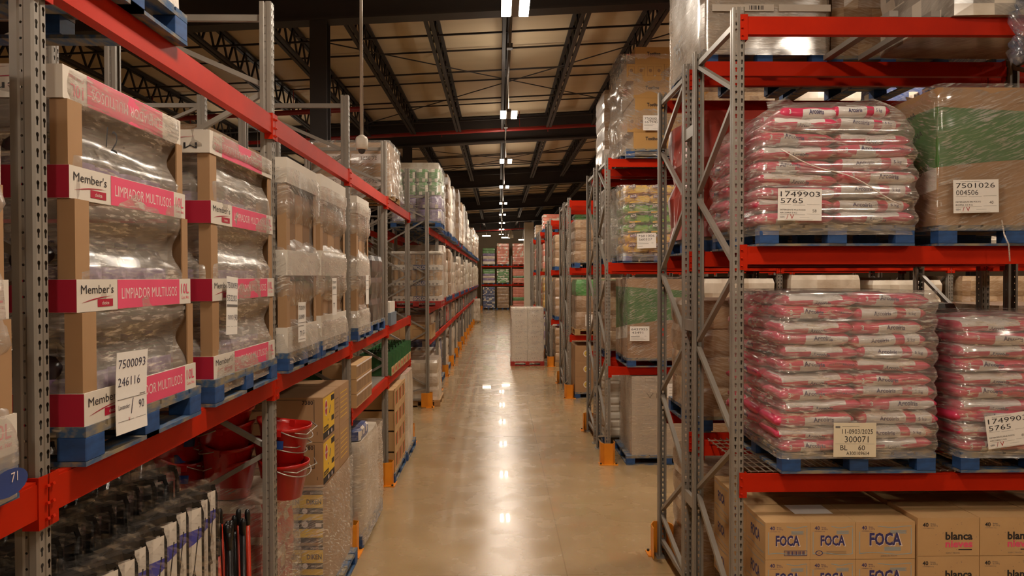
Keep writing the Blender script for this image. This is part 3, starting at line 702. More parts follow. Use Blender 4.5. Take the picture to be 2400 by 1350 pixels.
# ------------------------------------------------------------------ printed cartons
def plain_carton(w, d, h, mt): return carton(('plain', w, d, h, mt.name), w, d, h, mt)
def carton(key, w, d, h, mt, draw=None, side=None, extra=()):
    def mk():
        mb = MB(); mb.box(0, 0, 0, w, d, h)
        nf = len(mb.f)
        mb.box(.001, d/2-.025, h, w-.001, d/2+.025, h+.0008, 1)
        if draw: draw(mb, w, h)
        if side:
            mb.X = Matrix.Translation((0, d, 0))@Matrix.Rotation(-PI/2, 4, 'Z'); side(mb, d, h); mb.X = None
        return mb.mesh('carton', [mt, tape]+list(extra))
    return cached(('carton', key), mk)
tape = M('packing_tape', (196, 160, 112), .25, 0, .05)
Y_ = -.0012
def frame(mb, x0, z0, x1, z1, t, m, y=Y_):
    mb.quad((x0, y, z0), (x1, y, z0), (x1, y, z0+t), (x0, y, z0+t), m); mb.quad((x0, y, z1-t), (x1, y, z1-t), (x1, y, z1), (x0, y, z1), m)
    mb.quad((x0, y, z0), (x0+t, y, z0), (x0+t, y, z1), (x0, y, z1), m); mb.quad((x1-t, y, z0), (x1, y, z0), (x1, y, z1), (x1-t, y, z1), m)
def wave(mb, x0, x1, z, amp, t, m, ph=0):
    n = 14
    for k in range(n):
        a, b = k/n, (k+1)/n; f = lambda q: z+amp*math.sin(2*PI*q+ph)
        mb.quad((x0+(x1-x0)*a, Y_, f(a)), (x0+(x1-x0)*b, Y_, f(b)), (x0+(x1-x0)*b, Y_, f(b)+t), (x0+(x1-x0)*a, Y_, f(a)+t), m)
def foca(big, stamp):
    def d(mb, w, h):
        mb.text('40', (w*.10, Y_, h*.80), h*.10, 2, bold=.02); mb.text('Bolsas', (w*.10+h*.19, Y_, h*.85), h*.035, 2); mb.text('de 250 g', (w*.10+h*.19, Y_, h*.80), h*.035, 2); mb.text('CONTENIDO 10 kg', (w*.10, Y_, h*.745), h*.024, 2)
        x0, x1 = w*.06, w*.94
        wave(mb, x0, x1, h*.14, h*.025, .004, 3); wave(mb, x0+h*.5, x1, h*.86, h*.02, .004, 3, 2)
        mb.quad((x0, Y_, h*.14), (x0+.004, Y_, h*.14), (x0+.004, Y_, h*.74), (x0, Y_, h*.74), 3); mb.quad((x1-.004, Y_, h*.14), (x1, Y_, h*.14), (x1, Y_, h*.84), (x1-.004, Y_, h*.84), 3)
        mb.text('FOCA', (w*.5+.003, Y_-.0004, h*.38-.003), h*(.33 if big else .27), 4, al='c', bold=.05, wid=w*.56); mb.text('FOCA', (w*.5, Y_-.001, h*.38), h*(.33 if big else .27), 2, al='c', bold=.035, wid=w*.54)
        for k in range(5): mb.quad((w*.58, Y_, h*(.68+.02*k)), (w*(.86-.02*(k % 2)), Y_, h*(.68+.02*k)), (w*(.86-.02*(k % 2)), Y_, h*(.69+.02*k)), (w*.58, Y_, h*(.69+.02*k)), 3)
        if stamp == 1:
            frame(mb, w*.42, h*.1, w*.94, h*.24, .003, 2)
            for k in range(16): x = w*(.46+.028*k); mb.quad((x, Y_, h*.12), (x+.002+.002*(k % 3), Y_, h*.12), (x+.002+.002*(k % 3), Y_, h*.22), (x, Y_, h*.22), 2)
        elif stamp == 2:
            mb.disc((w*.2, Y_, h*.17), h*.07, 2, sx=1.5); mb.disc((w*.2, Y_-.0004, h*.17), h*.052, 0, sx=1.5); mb.text('SEP', (w*.2, Y_-.0008, h*.155), h*.03, 2, al='c')
            for k in range(4): mb.quad((w*.36, Y_, h*(.12+.03*k)), (w*.8, Y_, h*(.12+.03*k)), (w*.8, Y_, h*(.126+.03*k)), (w*.36, Y_, h*(.126+.03*k)), 5)
        else:
            for k in range(6): mb.quad((w*.48, Y_, h*(.22+.018*k)), (w*.76, Y_, h*(.22+.018*k)), (w*.76, Y_, h*(.23+.018*k)), (w*.48, Y_, h*(.23+.018*k)), 3)
            mb.text('JABON EN POLVO', (w*.42, Y_, h*.06), h*.04, 5)
    return d
def foca_side(mb, w, h):
    mb.text('FOCA', (w*.5, Y_, h*.36), h*.3, 2, al='c', bold=.035, wid=w*.46); wave(mb, w*.06, w*.94, h*.14, h*.02, .004, 3); wave(mb, w*.06, w*.94, h*.86, h*.02, .004, 3, 2)
FOCA_M = (navy, sky_p, soft_white, ink_g)
def blanca(mb, w, h):
    mb.text('40', (w*.08, Y_, h*.77), h*.11, 2, bold=.02); mb.text('Bolsas', (w*.08+h*.21, Y_, h*.83), h*.04, 3); mb.text('de 250 g', (w*.08+h*.21, Y_, h*.78), h*.04, 3); mb.text('CONTENIDO 10 kg', (w*.08, Y_, h*.72), h*.026, 3)
    mb.text('blanca', (w*.45, Y_, h*.43), h*.2, 2, bold=.03, wid=w*.44); mb.text('nieves', (w*.45, Y_, h*.23), h*.19, 4, bold=.03, wid=w*.44)
    mb.quad((w*.66, Y_, h*.15), (w*.88, Y_, h*.15), (w*.88, Y_, h*.175), (w*.66, Y_, h*.175), 2); mb.text('ROPA Y TRASTES', (w*.46, Y_, h*.06), h*.035, 3)
    rnd = random.Random(3)
    for k in range(16):
        x, z = w*rnd.uniform(.08, .95), h*rnd.uniform(.1, .92); mb.quad((x, Y_+.0003, z), (x+.006, Y_+.0003, z+.002), (x+.007, Y_+.0003, z+.005), (x+.001, Y_+.0003, z+.003), 3)
def rubber(mb, w, h):   # yellow printed long side
    mb.quad((w*.0, Y_, h*.20), (w*.66, Y_, h*.20), (w*.66, Y_, h*.97), (w*.0, Y_, h*.97), 2); mb.quad((w*.0, Y_, h*.04), (w*.66, Y_, h*.04), (w*.66, Y_, h*.19), (w*.0, Y_, h*.19), 3)
    mb.disc((w*.17, Y_-.0005, h*.72), h*.165, 5, sx=.75, sz=1.15); mb.disc((w*.17, Y_-.001, h*.72), h*.14, 4, sx=.75, sz=1.15); mb.text('Rubbermaid', (w*.17, Y_-.0015, h*.70), h*.06, 5, al='c', wid=w*.17, bold=.02)
    mb.quad((w*.46, Y_-.0006, h*.80), (w*.66, Y_-.0006, h*.80), (w*.66, Y_-.0006, h*.93), (w*.46, Y_-.0006, h*.93), 3); mb.quad((w*.48, Y_-.0006, h*.33), (w*.64, Y_-.0006, h*.33), (w*.64, Y_-.0006, h*.45), (w*.48, Y_-.0006, h*.45), 3)
    mb.quad((w*.02, Y_-.0006, h*.22), (w*.3, Y_-.0006, h*.22), (w*.3, Y_-.0006, h*.32), (w*.02, Y_-.0006, h*.32), 3); mb.text('COMMERCIAL', (w*.03, Y_-.001, h*.24), h*.05, 2)
    mb.bar((w*.36, Y_-.0006, h*.55), (w*.42, Y_-.0006, h*.72), .02, .001, 6, up=(0, 1, 0)); mb.disc((w*.28, Y_-.0008, h*.42), h*.03, 6); mb.disc((w*.3, Y_-.0008, h*.11), h*.05, 5); mb.disc((w*.5, Y_-.0008, h*.11), h*.05, 5)
    for k in range(5): mb.quad((w*.70, Y_, h*(.3+.11*k)), (w*.94, Y_, h*(.3+.11*k)), (w*.94, Y_, h*(.33+.11*k)), (w*.70, Y_, h*(.33+.11*k)), 7)
def rubber_end(mb, w, h):
    frame(mb, w*.30, h*.42, w*.93, h*.95, .004, 3); frame(mb, w*.36, h*.70, w*.62, h*.88, .006, 3); mb.disc((w*.49, Y_, h*.79), h*.07, 7, sx=1.5); mb.text('7380', (w*.92, Y_, h*.84), h*.09, 3, al='r', bold=.02)
    mb.bar((w*.64, Y_, h*.2), (w*.84, Y_, h*.2), .005, .001, 3, up=(0, 1, 0)); mb.bar((w*.64, Y_, h*.2), (w*.7, Y_, h*.38), .005, .001, 3, up=(0, 1, 0)); mb.bar((w*.84, Y_, h*.2), (w*.8, Y_, h*.4), .005, .001, 3, up=(0, 1, 0)); mb.text('CUBETA 33 L', (w*.6, Y_, h*.1), h*.04, 3); mb.text('1', (w*.95, Y_, h*.16), h*.08, 3)
def diken(mb, w, h):
    mb.quad((0, Y_, h*.03), (w, Y_, h*.03), (w, Y_, h*.98), (0, Y_, h*.98), 2)
    for a, b in ((.90, .98), (.55, .66), (.28, .44), (.03, .12)): mb.quad((0, Y_-.0004, h*a), (w, Y_-.0004, h*a), (w, Y_-.0004, h*b), (0, Y_-.0004, h*b), 3)
    for k in range(2):
        x = w*(.14+.5*k); mb.text('DIKEN', (x, Y_-.0006, h*.73), h*.09, 3, bold=.03, wid=w*.33); mb.disc((x-w*.04, Y_-.0008, h*.605), h*.05, 4); mb.disc((x-w*.04, Y_-.0008, h*.36), h*.06, 4); mb.quad((x+w*.2, Y_-.0008, h*.31), (x+w*.33, Y_-.0008, h*.31), (x+w*.33, Y_-.0008, h*.38), (x+w*.2, Y_-.0008, h*.38), 4)
        mb.text('SOLUCIONES', (x+.03, Y_-.0008, h*.92), h*.03, 4); mb.text('ABRASIVOS', (x+.03, Y_-.0008, h*.59), h*.03, 4)
def tost(mb, w, h):
    mb.text('Tostitos', (w*.5, Y_, h*.52), h*.2, 2, al='c', bold=.04, wid=w*.36); mb.quad((w*.94, Y_, h*.02), (w*.945, Y_, h*.02), (w*.945, Y_, h*.98), (w*.94, Y_, h*.98), 3)
def tost2(mb, w, h):
    for x in (.04, .3, .55, .78): frame(mb, w*x, h*.3, w*(x+.17), h*.86, .004, 3); mb.disc((w*(x+.085), Y_, h*.62), h*.1, 3)
# ------------------------------------------------------------------ generic distant loads
def rbox(w, d, h, layers, seed, mats, pick, amp=.015, groove=.014, round_=.04, nx=8, ny=8):
    """a stacked load: sides follow the layers and cartons underneath"""
    rnd = random.Random(seed); mb = MB(); vs = []; fs = []; ms = []
    zs = []
    for k in range(layers): z0 = h*k/layers; zs += [(z0+.006*(k > 0), groove if k else .0), (z0+h/layers*.25, 0), (z0+h/layers*.75, 0), (z0+h/layers-.006, groove if k < layers-1 else .02)]
    ring = [(i/nx, 0) for i in range(nx)]+[(1, j/ny) for j in range(ny)]+[(1-i/nx, 1) for i in range(nx)]+[(0, 1-j/ny) for j in range(ny)]
    n = len(ring); lo = [(rnd.uniform(-1, 1)*amp, rnd.uniform(-1, 1)*amp) for _ in range(layers)]
    for i, (z, g) in enumerate(zs):
        ox, oy = lo[i//4]
        for (u, v) in ring:
            x, y = u*w, v*d; q = noise.noise(Vector((x*4+seed, y*4, z*4)))*amp
            cr = round_ if (u in (0, 1) and v in (0, 1)) else 0
            sx = (g+q+cr*.4)*(1 if u == 0 else -1 if u == 1 else 0); sy = (g+q+cr*.4)*(1 if v == 0 else -1 if v == 1 else 0)
            vs.append((x+sx+ox*.5, y+sy+oy*.5, z))
    for i in range(len(zs)-1):
        for k in range(n): fs.append((i*n+k, i*n+(k+1) % n, (i+1)*n+(k+1) % n, (i+1)*n+k)); ms.append(pick(i//4, k*4//n, k, rnd))
    fs.append(tuple(range(n-1, -1, -1))); fs.append(tuple((len(zs)-1)*n+k for k in range(n))); ms += [0, ms[-1]]
    mb.add(vs, fs, ms, False); return mb.mesh('wrapped_load', mats)
W_CREAM = WRAP('wrapped_cream_goods', (222, 208, 188), (188, 168, 144), .25); W_WHITE = WRAP('wrapped_white_goods', (232, 222, 206), (206, 192, 172), .1); W_BROWN = WRAP('wrapped_brown_cartons', (164, 130, 98), (136, 104, 74), .3)
W_TAN = WRAP('wrapped_tan_cartons', (186, 154, 118), (160, 126, 90), -.3); W_GREY = WRAP('wrapped_grey_goods', (176, 168, 156), (120, 112, 104), .5); W_DARK = WRAP('wrapped_black_goods', (52, 46, 44), (34, 30, 30), .8, .9, .05)
W_PINK = WRAP('wrapped_salmon_packs', (230, 142, 118), (214, 112, 92), .1); W_GREEN = WRAP('wrapped_green_packs', (82, 150, 74), (58, 116, 56), .1); W_PURP = WRAP('wrapped_violet_packs', (92, 74, 130), (150, 130, 170), .1)
W_RED = WRAP('wrapped_red_goods', (196, 50, 44), (150, 34, 32), .6); W_BLUE = WRAP('wrapped_blue_packs', (62, 84, 140), (40, 52, 96), .2); W_YEL = WRAP('wrapped_yellow_goods', (214, 176, 70), (190, 140, 50), .1)
W_PALE = WRAP('wrapped_pale_haze', (206, 190, 170), (176, 154, 130), .4, .9, .6)
W_RB = M('red_sacks', (172, 60, 46), .35, 0, .12, 4, coat=.3, bump=.2, bscale=10)
def load(pl, w, d, h, style, label, group=None, layers=4, seed=0, cat='pallet load', name='wrapped_load'):
    pal = {'cream': [W_CREAM, W_WHITE], 'white': [W_WHITE, W_CREAM], 'brown': [W_BROWN, W_TAN], 'tan': [W_TAN, W_BROWN], 'grey': [W_GREY, W_WHITE], 'dark': [W_DARK, W_DARK], 'pink': [W_PINK, W_WHITE], 'green': [W_GREEN, W_WHITE],
           'purple': [W_PURP, W_WHITE], 'red': [W_RED, W_PALE], 'blue': [W_BLUE, W_WHITE], 'yellow': [W_YEL, W_TAN], 'pale': [W_PALE, W_CREAM], 'greenbrown': [W_BROWN, W_GREEN], 'packs': [W_GREEN, W_PURP, W_WHITE], 'pinkgreen': [W_PINK, W_GREEN, W_WHITE], 'redsack': [W_RB, W_RB]}[style]
    def pick(l, s, k, rnd):
        if style == 'greenbrown': return 1 if layers*.45 < l < layers*.85 else 0
        if style == 'packs': return 0 if l >= layers-2 else (1 if (l % 2) else 2)
        if style == 'pinkgreen': return 1 if l % 4 == 2 else 0
        return 1 if rnd.random() < .22 else 0
    me = cached(('load', style, round(w, 2), round(d, 2), round(h, 2), layers, seed), lambda: rbox(w, d, h, layers, seed, pal, pick, amp=.012 if style not in ('redsack',) else .05, groove=.012 if style not in ('redsack',) else .03))
    return tag(O(name, me, None, (pl.x, pl.y, pl.z), pl.rz), label, cat, group)
# ================================================================== GOODS
# ---------------- right row one: detergent bags, big cartons, printed cartons
YF = 4.93
pallet(R(1.70, YF, ZB), label='blue pallet under the upper stack of detergent bags on the nearest right rack')
bag_stack(R(1.70, YF+.01, 0), 9, .087, ZB+PH, 'middle right shelf', seed=4, fac=lambda f: 1.0 if f < .55 else 1-.26*((f-.55)/.45)**2)
def puff(f): return .0 if f < .06 else (-.02+.016*math.sin(f*40) if f < .86 else .14*((f-.86)/.14)**1.5)-(.0 if f < .5 else -.10*((f-.5)/.5)**2)
film(R(1.70, YF, 0), 1.016, 1.10, ZB+.07, ZB+PH+.85, film_p, 'clear stretch wrap round the upper stack of detergent bags', 'wraps on the right rack goods', prof=puff, seed=2, amp=.014, top=True,
     rope=[[(.12+.06*k, -.045-.006*math.sin(k), ZB+.62-.026*k-.02*math.sin(k*.6)) for k in range(14)]])
pallet(R(1.848, YF, ZA+.02), label='blue pallet under the lower stack of detergent bags on the nearest right rack')
bag_stack(R(1.848, YF+.01, 0), 12, .0868, ZA+.02+PH, 'lower right shelf', drift=.012, lean=-.002, seed=9, fac=lambda f: 1.0+.03*math.sin(f*5)-.05*f*f)
film(R(1.848, YF, 0), 1.016, 1.10, ZA+.12, ZA+PH+1.08, film_p, 'clear stretch wrap round the lower stack of detergent bags', 'wraps on the right rack goods', prof=lambda f: -.012+.014*math.sin(f*60), seed=5, amp=.016, top=True)
pallet(R(3.03, YF, ZA+.02), label='blue pallet under the right hand stack of detergent bags on the nearest right rack')
bag_stack(R(3.03, YF+.01, 0), 10, .0868, ZA+.02+PH, 'lower shelf at picture edge', drift=.014, seed=14)
film(R(3.03, YF, 0), 1.016, 1.10, ZA+.12, ZA+PH+.92, film_p, 'clear stretch wrap round the detergent bags at the picture edge', 'wraps on the right rack goods', prof=lambda f: -.010+.016*math.sin(f*50), seed=8, amp=.018, top=True)
def detail(n, kg, q, code='1749903', c2='5765', prod=('DETERGENTE MULTIUSOS', 'ARCOIRIS 5 KG')):
    return [('ID DE UBICACION DEL ARTICULO', .16, .07, .006, 3), (code, .06, .25, .034, 1, -.004, .255), (c2, .06, .46, .034, 1, -.004, .145), ('-', .05, .50, .0012, .3), ('-', .34, .52, .0012, .62), ('-', .66, .5, .0012, .95),
            (prod[0], .05, .69, .0095, 1, 0, .165), (prod[1], .05, .78, .0095, 1, 0, .11), (q, .79, .74, .02, 3, 0), ('-', .05, .82, .001, .62), ('-', .66, .8, .001, .95), ('GEN', .05, .92, .011, 2), ('/ V', .2, .95, .03, 4), ('-', .5, .9, .001, .72), ('-', .16, .98, .001, .8)]
sheet(R(1.70, YF, 0), .095, 3.088, .285, .205, detail(0, 0, '58'), 'white label sheet 1749903 5765 with 58 on the upper detergent stack', ly=-.052, tilt=.012)
sheet(R(3.03, YF, 0), .150, 1.60, .285, .215, detail(0, 0, '60'), 'white label sheet 1749903 5765 with 60 at the right picture edge', ly=-.05, tilt=-.13)
sheet(R(1.848, YF, 0), .318, 1.556, .278, .222, [('-', .04, .15, .012, .15), ('-', .2, .11, .002, .6), ('11-0903/2025', .2, .32, .032, 1, -.003, .2), ('300071', .26, .57, .042, 1, -.003, .155), ('-', .04, .62, .001, .96), ('BL', .16, .80, .034, 1, -.003), ('60', .58, .80, .034, 1, -.003), ('A300109614', .3, .94, .024, 1, -.002, .15)],
      'cream label sheet with handwritten 300071 and BL 60 on the lower detergent stack', ly=-.045, mat=cream_paper, tilt=.01)
# green and brown bulk carton
def bulk(key, w, d, h, g0, g1, texts=(), tall=False):
    def mk():
        mb = MB(); t = .008
        mb.box(0, 0, 0, w, t, h).box(0, d-t, 0, w, d, h).box(0, t, 0, t, d-t, h).box(w-t, t, 0, w, d-t, h).box(t, t, 0, w-t, d-t, t).box(t, t, h-.05, w-t, d-t, h-.04)
        n = 16
        for k in range(n):
            a, b = k/n, (k+1)/n; f0 = lambda q: g0*h+h*.03*math.sin(q*3.0)+q*h*.05; f1 = lambda q: g1*h-h*.06*q
            mb.quad((w*a, Y_, f0(a)), (w*b, Y_, f0(b)), (w*b, Y_, f1(b)), (w*a, Y_, f1(a)), 1)
            mb.quad((-.0012, d*b, f0(0)-b*h*.1), (-.0012, d*a, f0(0)-a*h*.1), (-.0012, d*a, f1(0)), (-.0012, d*b, f1(0)), 1)
        mb.quad((-.0014, d, g0*h-.26*h), (-.0014, 0, g0*h-.16*h), (-.0014, 0, g0*h), (-.0014, d, g0*h-.1*h), 2)
        mb.X = Matrix.Translation((0, d, 0))@Matrix.Rotation(-PI/2, 4, 'Z')
        for i, z in enumerate((.74, .58, .32)): mb.text('ROMA', (d*(.25+.1*i), -.003, h*z), h*.06, 3, r=(.94, 0, .34), u=(-.34, 0, .94), bold=0.); mb.text('ROMA', (d*(.62+.08*i), -.003, h*(z+.04)), h*.05, 3, r=(.94, 0, .34), u=(-.34, 0, .94), bold=0.)
        mb.X = None; return mb.mesh('bulk_carton', [kraft, green_p, white_card, ink])
    return cached(key, mk)
pallet(R(2.885, YF+.02, ZB), label='blue pallet under the green and brown bulk carton at the right')
tag(O('bulk_carton', bulk('gayA', 1.08, 1.1, .90, .42, .86), None, (2.87, YF+.02, ZB+PH)), 'tall brown carton with a green printed band on the middle right shelf', 'carton')
fl = tag(O('carton_flap', MB().box(0, 0, 0, .30, .006, .10).mesh('carton_flap', [kraft]), None, (2.96, 5.45, ZB+PH+.88)), 'raised brown flap on top of the green banded carton', 'carton flap'); fl.rotation_euler = (-.5, .1, .2)
film(R(2.87, YF+.02, 0), 1.08, 1.1, ZB+.10, ZB+PH+.93, film_dn, 'clear stretch wrap round the green banded carton', 'wraps on the right rack goods', seed=21, amp=.012, prof=lambda f: -.004 if f < .9 else -.02*(f-.9)*10*0+.02*(f-.9)*10)
sheet(R(2.87, YF+.02, 0), .085, 3.135, .298, .215, detail(0, 0, '40', '7501026', '004506', ('DETERGENTE EN POLVO', 'ROMA 10 KG')), 'white label sheet 7501026 004506 with 40 on the green banded carton', ly=-.045, tilt=-.02)
O_twine = tag(O('film_strand', MB().tube([(3.275, 4.91, 3.09), (3.27, 4.875, 2.99), (3.285, 4.855, 2.93), (3.29, 4.85, 2.82)], .005, 6).mesh('film_strand', [film_h]), None), 'loose strand of film dangling over the middle beam', 'plastic strand')
# printed cartons on the floor
pallet(R(1.73, YF, 0), label='pallet under the cartons printed FOCA', mt='wood', wd=1.0)
pallet(R(2.735, YF-.01, 0), label='pallet under the cartons printed blanca nieves', mt='wood', wd=1.2)
HC = .246
cols = [(1.74, .293, False, 1), (2.034, .300, False, 2), (2.336, .392, True, 0)]
for r_ in range(4):
    for j in range(3):
        for i, (x, w_, big, st) in enumerate(cols):
            if r_ < 3 and j > 0 and i > 0: continue
            if r_ == 0 and j > 0: continue
            o = O('carton', carton(('foca', i), w_, .39, HC-.003, kraft_y, foca(big, st), foca_side, FOCA_M), None, (x, YF+j*.395, PH+r_*HC))
            tag(o, 'golden carton printed FOCA, %s row up, %s from the left, %s deep' % (ORD[r_], ORD[i], ORD[j]), 'carton', 'FOCA cartons')
lid = tag(O('label_sheet', MB().box(0, 0, 0, .26, .2, .001, 0).mesh('label_sheet', [paper]), None, (2.0, 5.1, PH+4*HC)), 'paper sheet lying on top of the FOCA cartons', 'paper sheet')
HB = .2525
for r_ in range(4):
    for i in range(3):
        for j in range(3):
            if r_ < 3 and j > 0: continue
            o = O('carton', carton('blanca', .408, .39, HB-.003, kraft_y, blanca, None, (ink, ink_g, pink)), None, (2.74+i*.412, YF-.01+j*.395, PH+r_*HB))
            tag(o, 'golden carton printed blanca nieves, %s row up, %s from the left, %s deep' % (ORD[r_], ORD[i], ORD[j]), 'carton', 'blanca nieves cartons')
# film bundle and wood on the top right shelf
load(R(2.98, YF+.03, ZC), 1.1, 1.0, .62, 'grey', 'clear wrapped bundle on the top right shelf above the green banded carton', layers=2, seed=31)
tb = MB(); P = []
for k in range(15): P.append((.035*math.sin(k*.9), .01*math.sin(k*1.3), -.036*k))
tb.tube(P, [.05, .06, .055, .04, .03, .035, .045, .055, .06, .062, .06, .055, .05, .045, .03], 12)
tag(O('film_tail', tb.mesh('film_tail', [film_b]), None, (3.40, 4.93, 4.62)), 'bluish tail of plastic film hanging over the top right beam', 'plastic film')
# ---------------- right row one, rear half
YB = RY[0]+DEP+.27
pallet(R(1.66, 6.18, ZC), label='pallet under the tall wrapped load marked 795', mt='blue', detail=False)
load(R(1.66, 6.16, ZC+PH), 1.02, 1.2, 1.5, 'pale', 'tall clear wrapped load marked 795 on the top right shelf', layers=3, seed=41)
film(R(1.66, 6.16, 0), 1.02, 1.2, ZC+.08, ZC+PH+1.5, film_h, 'heavy stretch wrap round the tall load marked 795', 'wraps on the right rack goods', seed=42, amp=.01, pad=.02)
mk = MB(); mk.text('795', (0, 0, 0), .19, 0, bold=-.01, wid=.27); mk.text("'", (.3, 0, .08), .12, 0)
o = tag(O('marker_writing', mk.mesh('marker_writing', [ink]), None, (1.62, 7.05, 4.66), -PI/2), 'black marker number 795 written on the tall wrapped load', 'marker writing')
wb = MB().box(0, 0, 0, .5, .006, .055).box(.54, 0, 0, .96, .006, .055)
for k in range(9): wb.quad((.30+.014*k, -.001, .012), (.304+.014*k+.004*(k % 2), -.001, .012), (.304+.014*k+.004*(k % 2), -.001, .045), (.30+.014*k, -.001, .045), 1)
tag(O('printed_strip', wb.mesh('printed_strip', [white_card, ink]), None, (1.72, 6.125, 4.86)), 'white carton strip with barcode behind the top right beam', 'carton strip')
load(R(2.78, 6.35, ZC+PH), .95, 1.05, 1.2, 'brown', 'brown cartons on the top right shelf right of the load marked 795', layers=3, seed=43); pallet(R(2.76, 6.35, ZC), label='pallet under the brown cartons on the top right shelf', detail=False)
load(R(4.18, 6.35, ZC+PH), 1.05, 1.05, 1.0, 'blue', 'blue wrapped packs on the top right shelf, deepest in view', layers=3, seed=44); pallet(R(4.18, 6.35, ZC), label='pallet under the blue wrapped packs on the top right shelf', detail=False)
pallet(R(1.66, YB, ZB), label='blue pallet behind the nearest right rack upright', detail=False)
load(R(1.66, YB-.02, ZB+PH), 1.02, 1.08, 1.06, 'redsack', 'red sack load lettered Verde behind the nearest right upright', layers=2, seed=45)
vs_ = MB(); vs_.text('Verde', (0, 0, 0), .16, 0, bold=.05); vs_.text('Verde', (.004, -.002, .004), .155, 1, bold=.015)
tag(O('sack_lettering', vs_.mesh('sack_lettering', [cream_paper, yellow_p]), None, (1.86, YB-.085, 3.62)), 'gold lettering on the red sack load', 'lettering')
pallet(R(2.8, YB, ZB), label='pallet behind the green banded carton', detail=False)
load(R(2.8, YB, ZB+PH), 1.02, 1.05, .9, 'brown', 'brown cartons behind the green banded carton', layers=4, seed=46)
for i, (x, st, h) in enumerate(((1.67, 'brown', .98), (2.83, 'dark', .95), (4.2, 'tan', .93), (5.4, 'brown', .9))):
    pallet(R(x, YB, ZA), label='pallet on the low shelf behind the detergent bags, %s from the aisle' % ORD[i], detail=False)
    load(R(x, YB, ZA+PH), 1.06, 1.06, h, st, 'wrapped cartons on the low shelf behind the detergent bags, %s from the aisle' % ORD[i], layers=4, seed=50+i)
for i, (x, st) in enumerate(((1.68, 'brown'), (2.85, 'tan'), (4.2, 'brown'))):
    pallet(R(x, YB, 0), label='floor pallet behind the FOCA cartons, %s from the aisle' % ORD[i], detail=False, mt='wood')
    load(R(x, YB, PH), 1.03, 1.06, 1.0, st, 'wrapped brown cartons on the floor behind the FOCA cartons, %s from the aisle' % ORD[i], layers=4, seed=56+i)
# ---------------- right row two
kraft_t = M('amber_kraft_cardboard', (182, 138, 78), .7, 0, .06, 3)
Y2 = RY[1]-.07
pallet(R(1.84, Y2, ZC), label='blue pallet under the Tostitos cartons on the second right row')
for r_ in range(6):
    for i in range(2):
        for j in range(2):
            st = r_ in (1, 4); dx = (-.10 if r_ == 4 else -.09 if st else (.0, 0, .02)[r_ % 3])
            o = O('carton', carton(('tost', st), .54, .5, .242, kraft_t, tost2 if st else tost, None, (ink, kraft_d)), None, (1.95+dx+i*.545, Y2+.02+j*.52, ZC+PH+r_*.244))
            tag(o, 'golden snack carton lettered Tostitos, %s row up, %s, %s' % (ORD[r_], ('left column', 'right column')[i], ('front', 'behind')[j]), 'carton', 'Tostitos cartons')
film(R(1.72, Y2, 0), 1.34, 1.06, ZC+.03, ZC+PH+1.36, film_d, 'loose stretch wrap flaring out left of the Tostitos cartons', 'wraps on the second right row goods', seed=61, amp=.03, prof=lambda f: .05*abs(math.sin(f*9)))
sheet(R(1.95, Y2, 0), .13, 4.83, .275, .215, [('7501011', .07, .28, .034, 1, -.004, .235), ('161542', .1, .52, .034, 1, -.004, .19), ('-', .05, .62, .002, .6), ('-', .05, .7, .004, .5), ('-', .75, .66, .004, .85), ('-', .05, .86, .002, .3), ('-', .5, .9, .002, .9)], 'white label sheet 7501011 161542 on the Tostitos cartons', ly=-.02)
def ace_mesh(c1, c2, seed):
    mb = MB(); w, d, h = .342, .4, .150; n, m = 12, 16; vs = []; fs = []
    for i in range(n+1):
        u = -1+2*i/n; tp = 1-.3*max(0, (abs(u)-.85)/.15)**2
        for j in range(m):
            a = 2*PI*j/m; c, s = math.cos(a), math.sin(a); q = noise.noise(Vector((u*2+seed, c*2, s*2)))*.01
            vs.append((w/2+u*w/2, d/2+math.copysign(abs(c)**.45, c)*(d/2-.008)*(.96+.04*tp)+q, h/2+math.copysign(abs(s)**.6, s)*(h/2)*tp+q*.5))
    for i in range(n):
        for j in range(m): fs.append((i*m+j, i*m+(j+1) % m, (i+1)*m+(j+1) % m, (i+1)*m+j))
    fs.append(tuple(range(m))[::-1]); fs.append(tuple(n*m+j for j in range(m)))
    mb.add(vs, fs, 0, True); y = -.012
    mb.add([(w*.12, y, h*.62), (w*.44, y, h*.72), (w*.42, y, h*.96), (w*.14, y, h*.86)], [(0, 1, 2, 3)], 1); mb.text('ACE', (w*.15, y-.001, h*.66), h*.22, 2, r=(.97, 0, .2), u=(-.2, 0, .97), bold=.04)
    mb.disc((w*.62, y, h*.5), h*.3, 3, sx=1.6); mb.disc((w*.85, y, h*.45), h*.25, 3); mb.quad((w*.1, y, h*.12), (w*.6, y, h*.2), (w*.6, y, h*.32), (w*.1, y, h*.26), 4)
    return mb.mesh('soap_bag', [c1, c2, soft_white, yellow_l if c1 is ace_y else green_l, yellow_p])
ace_y = M('yellow_soap_bag', (224, 174, 48), .35, 0, .2, 11, rgb2=(104, 70, 104), coat=.3, ramp=(.36, .44)); ace_g = M('green_soap_bag', (84, 160, 48), .35, 0, .2, 11, rgb2=(40, 100, 44), coat=.3, ramp=(.36, .46)); yellow_l = M('pale_yellow_print', (240, 204, 92), .5); green_l = M('light_green_print', (130, 184, 66), .5); violet = M('violet_print', (96, 66, 124), .5)
aY_, aG_ = ace_mesh(ace_y, violet, 1), ace_mesh(ace_g, M('deep_green_print', (44, 96, 40), .5), 2)
pallet(R(1.80, Y2, ZB), label='blue pallet under the ACE soap bags on the second right row')
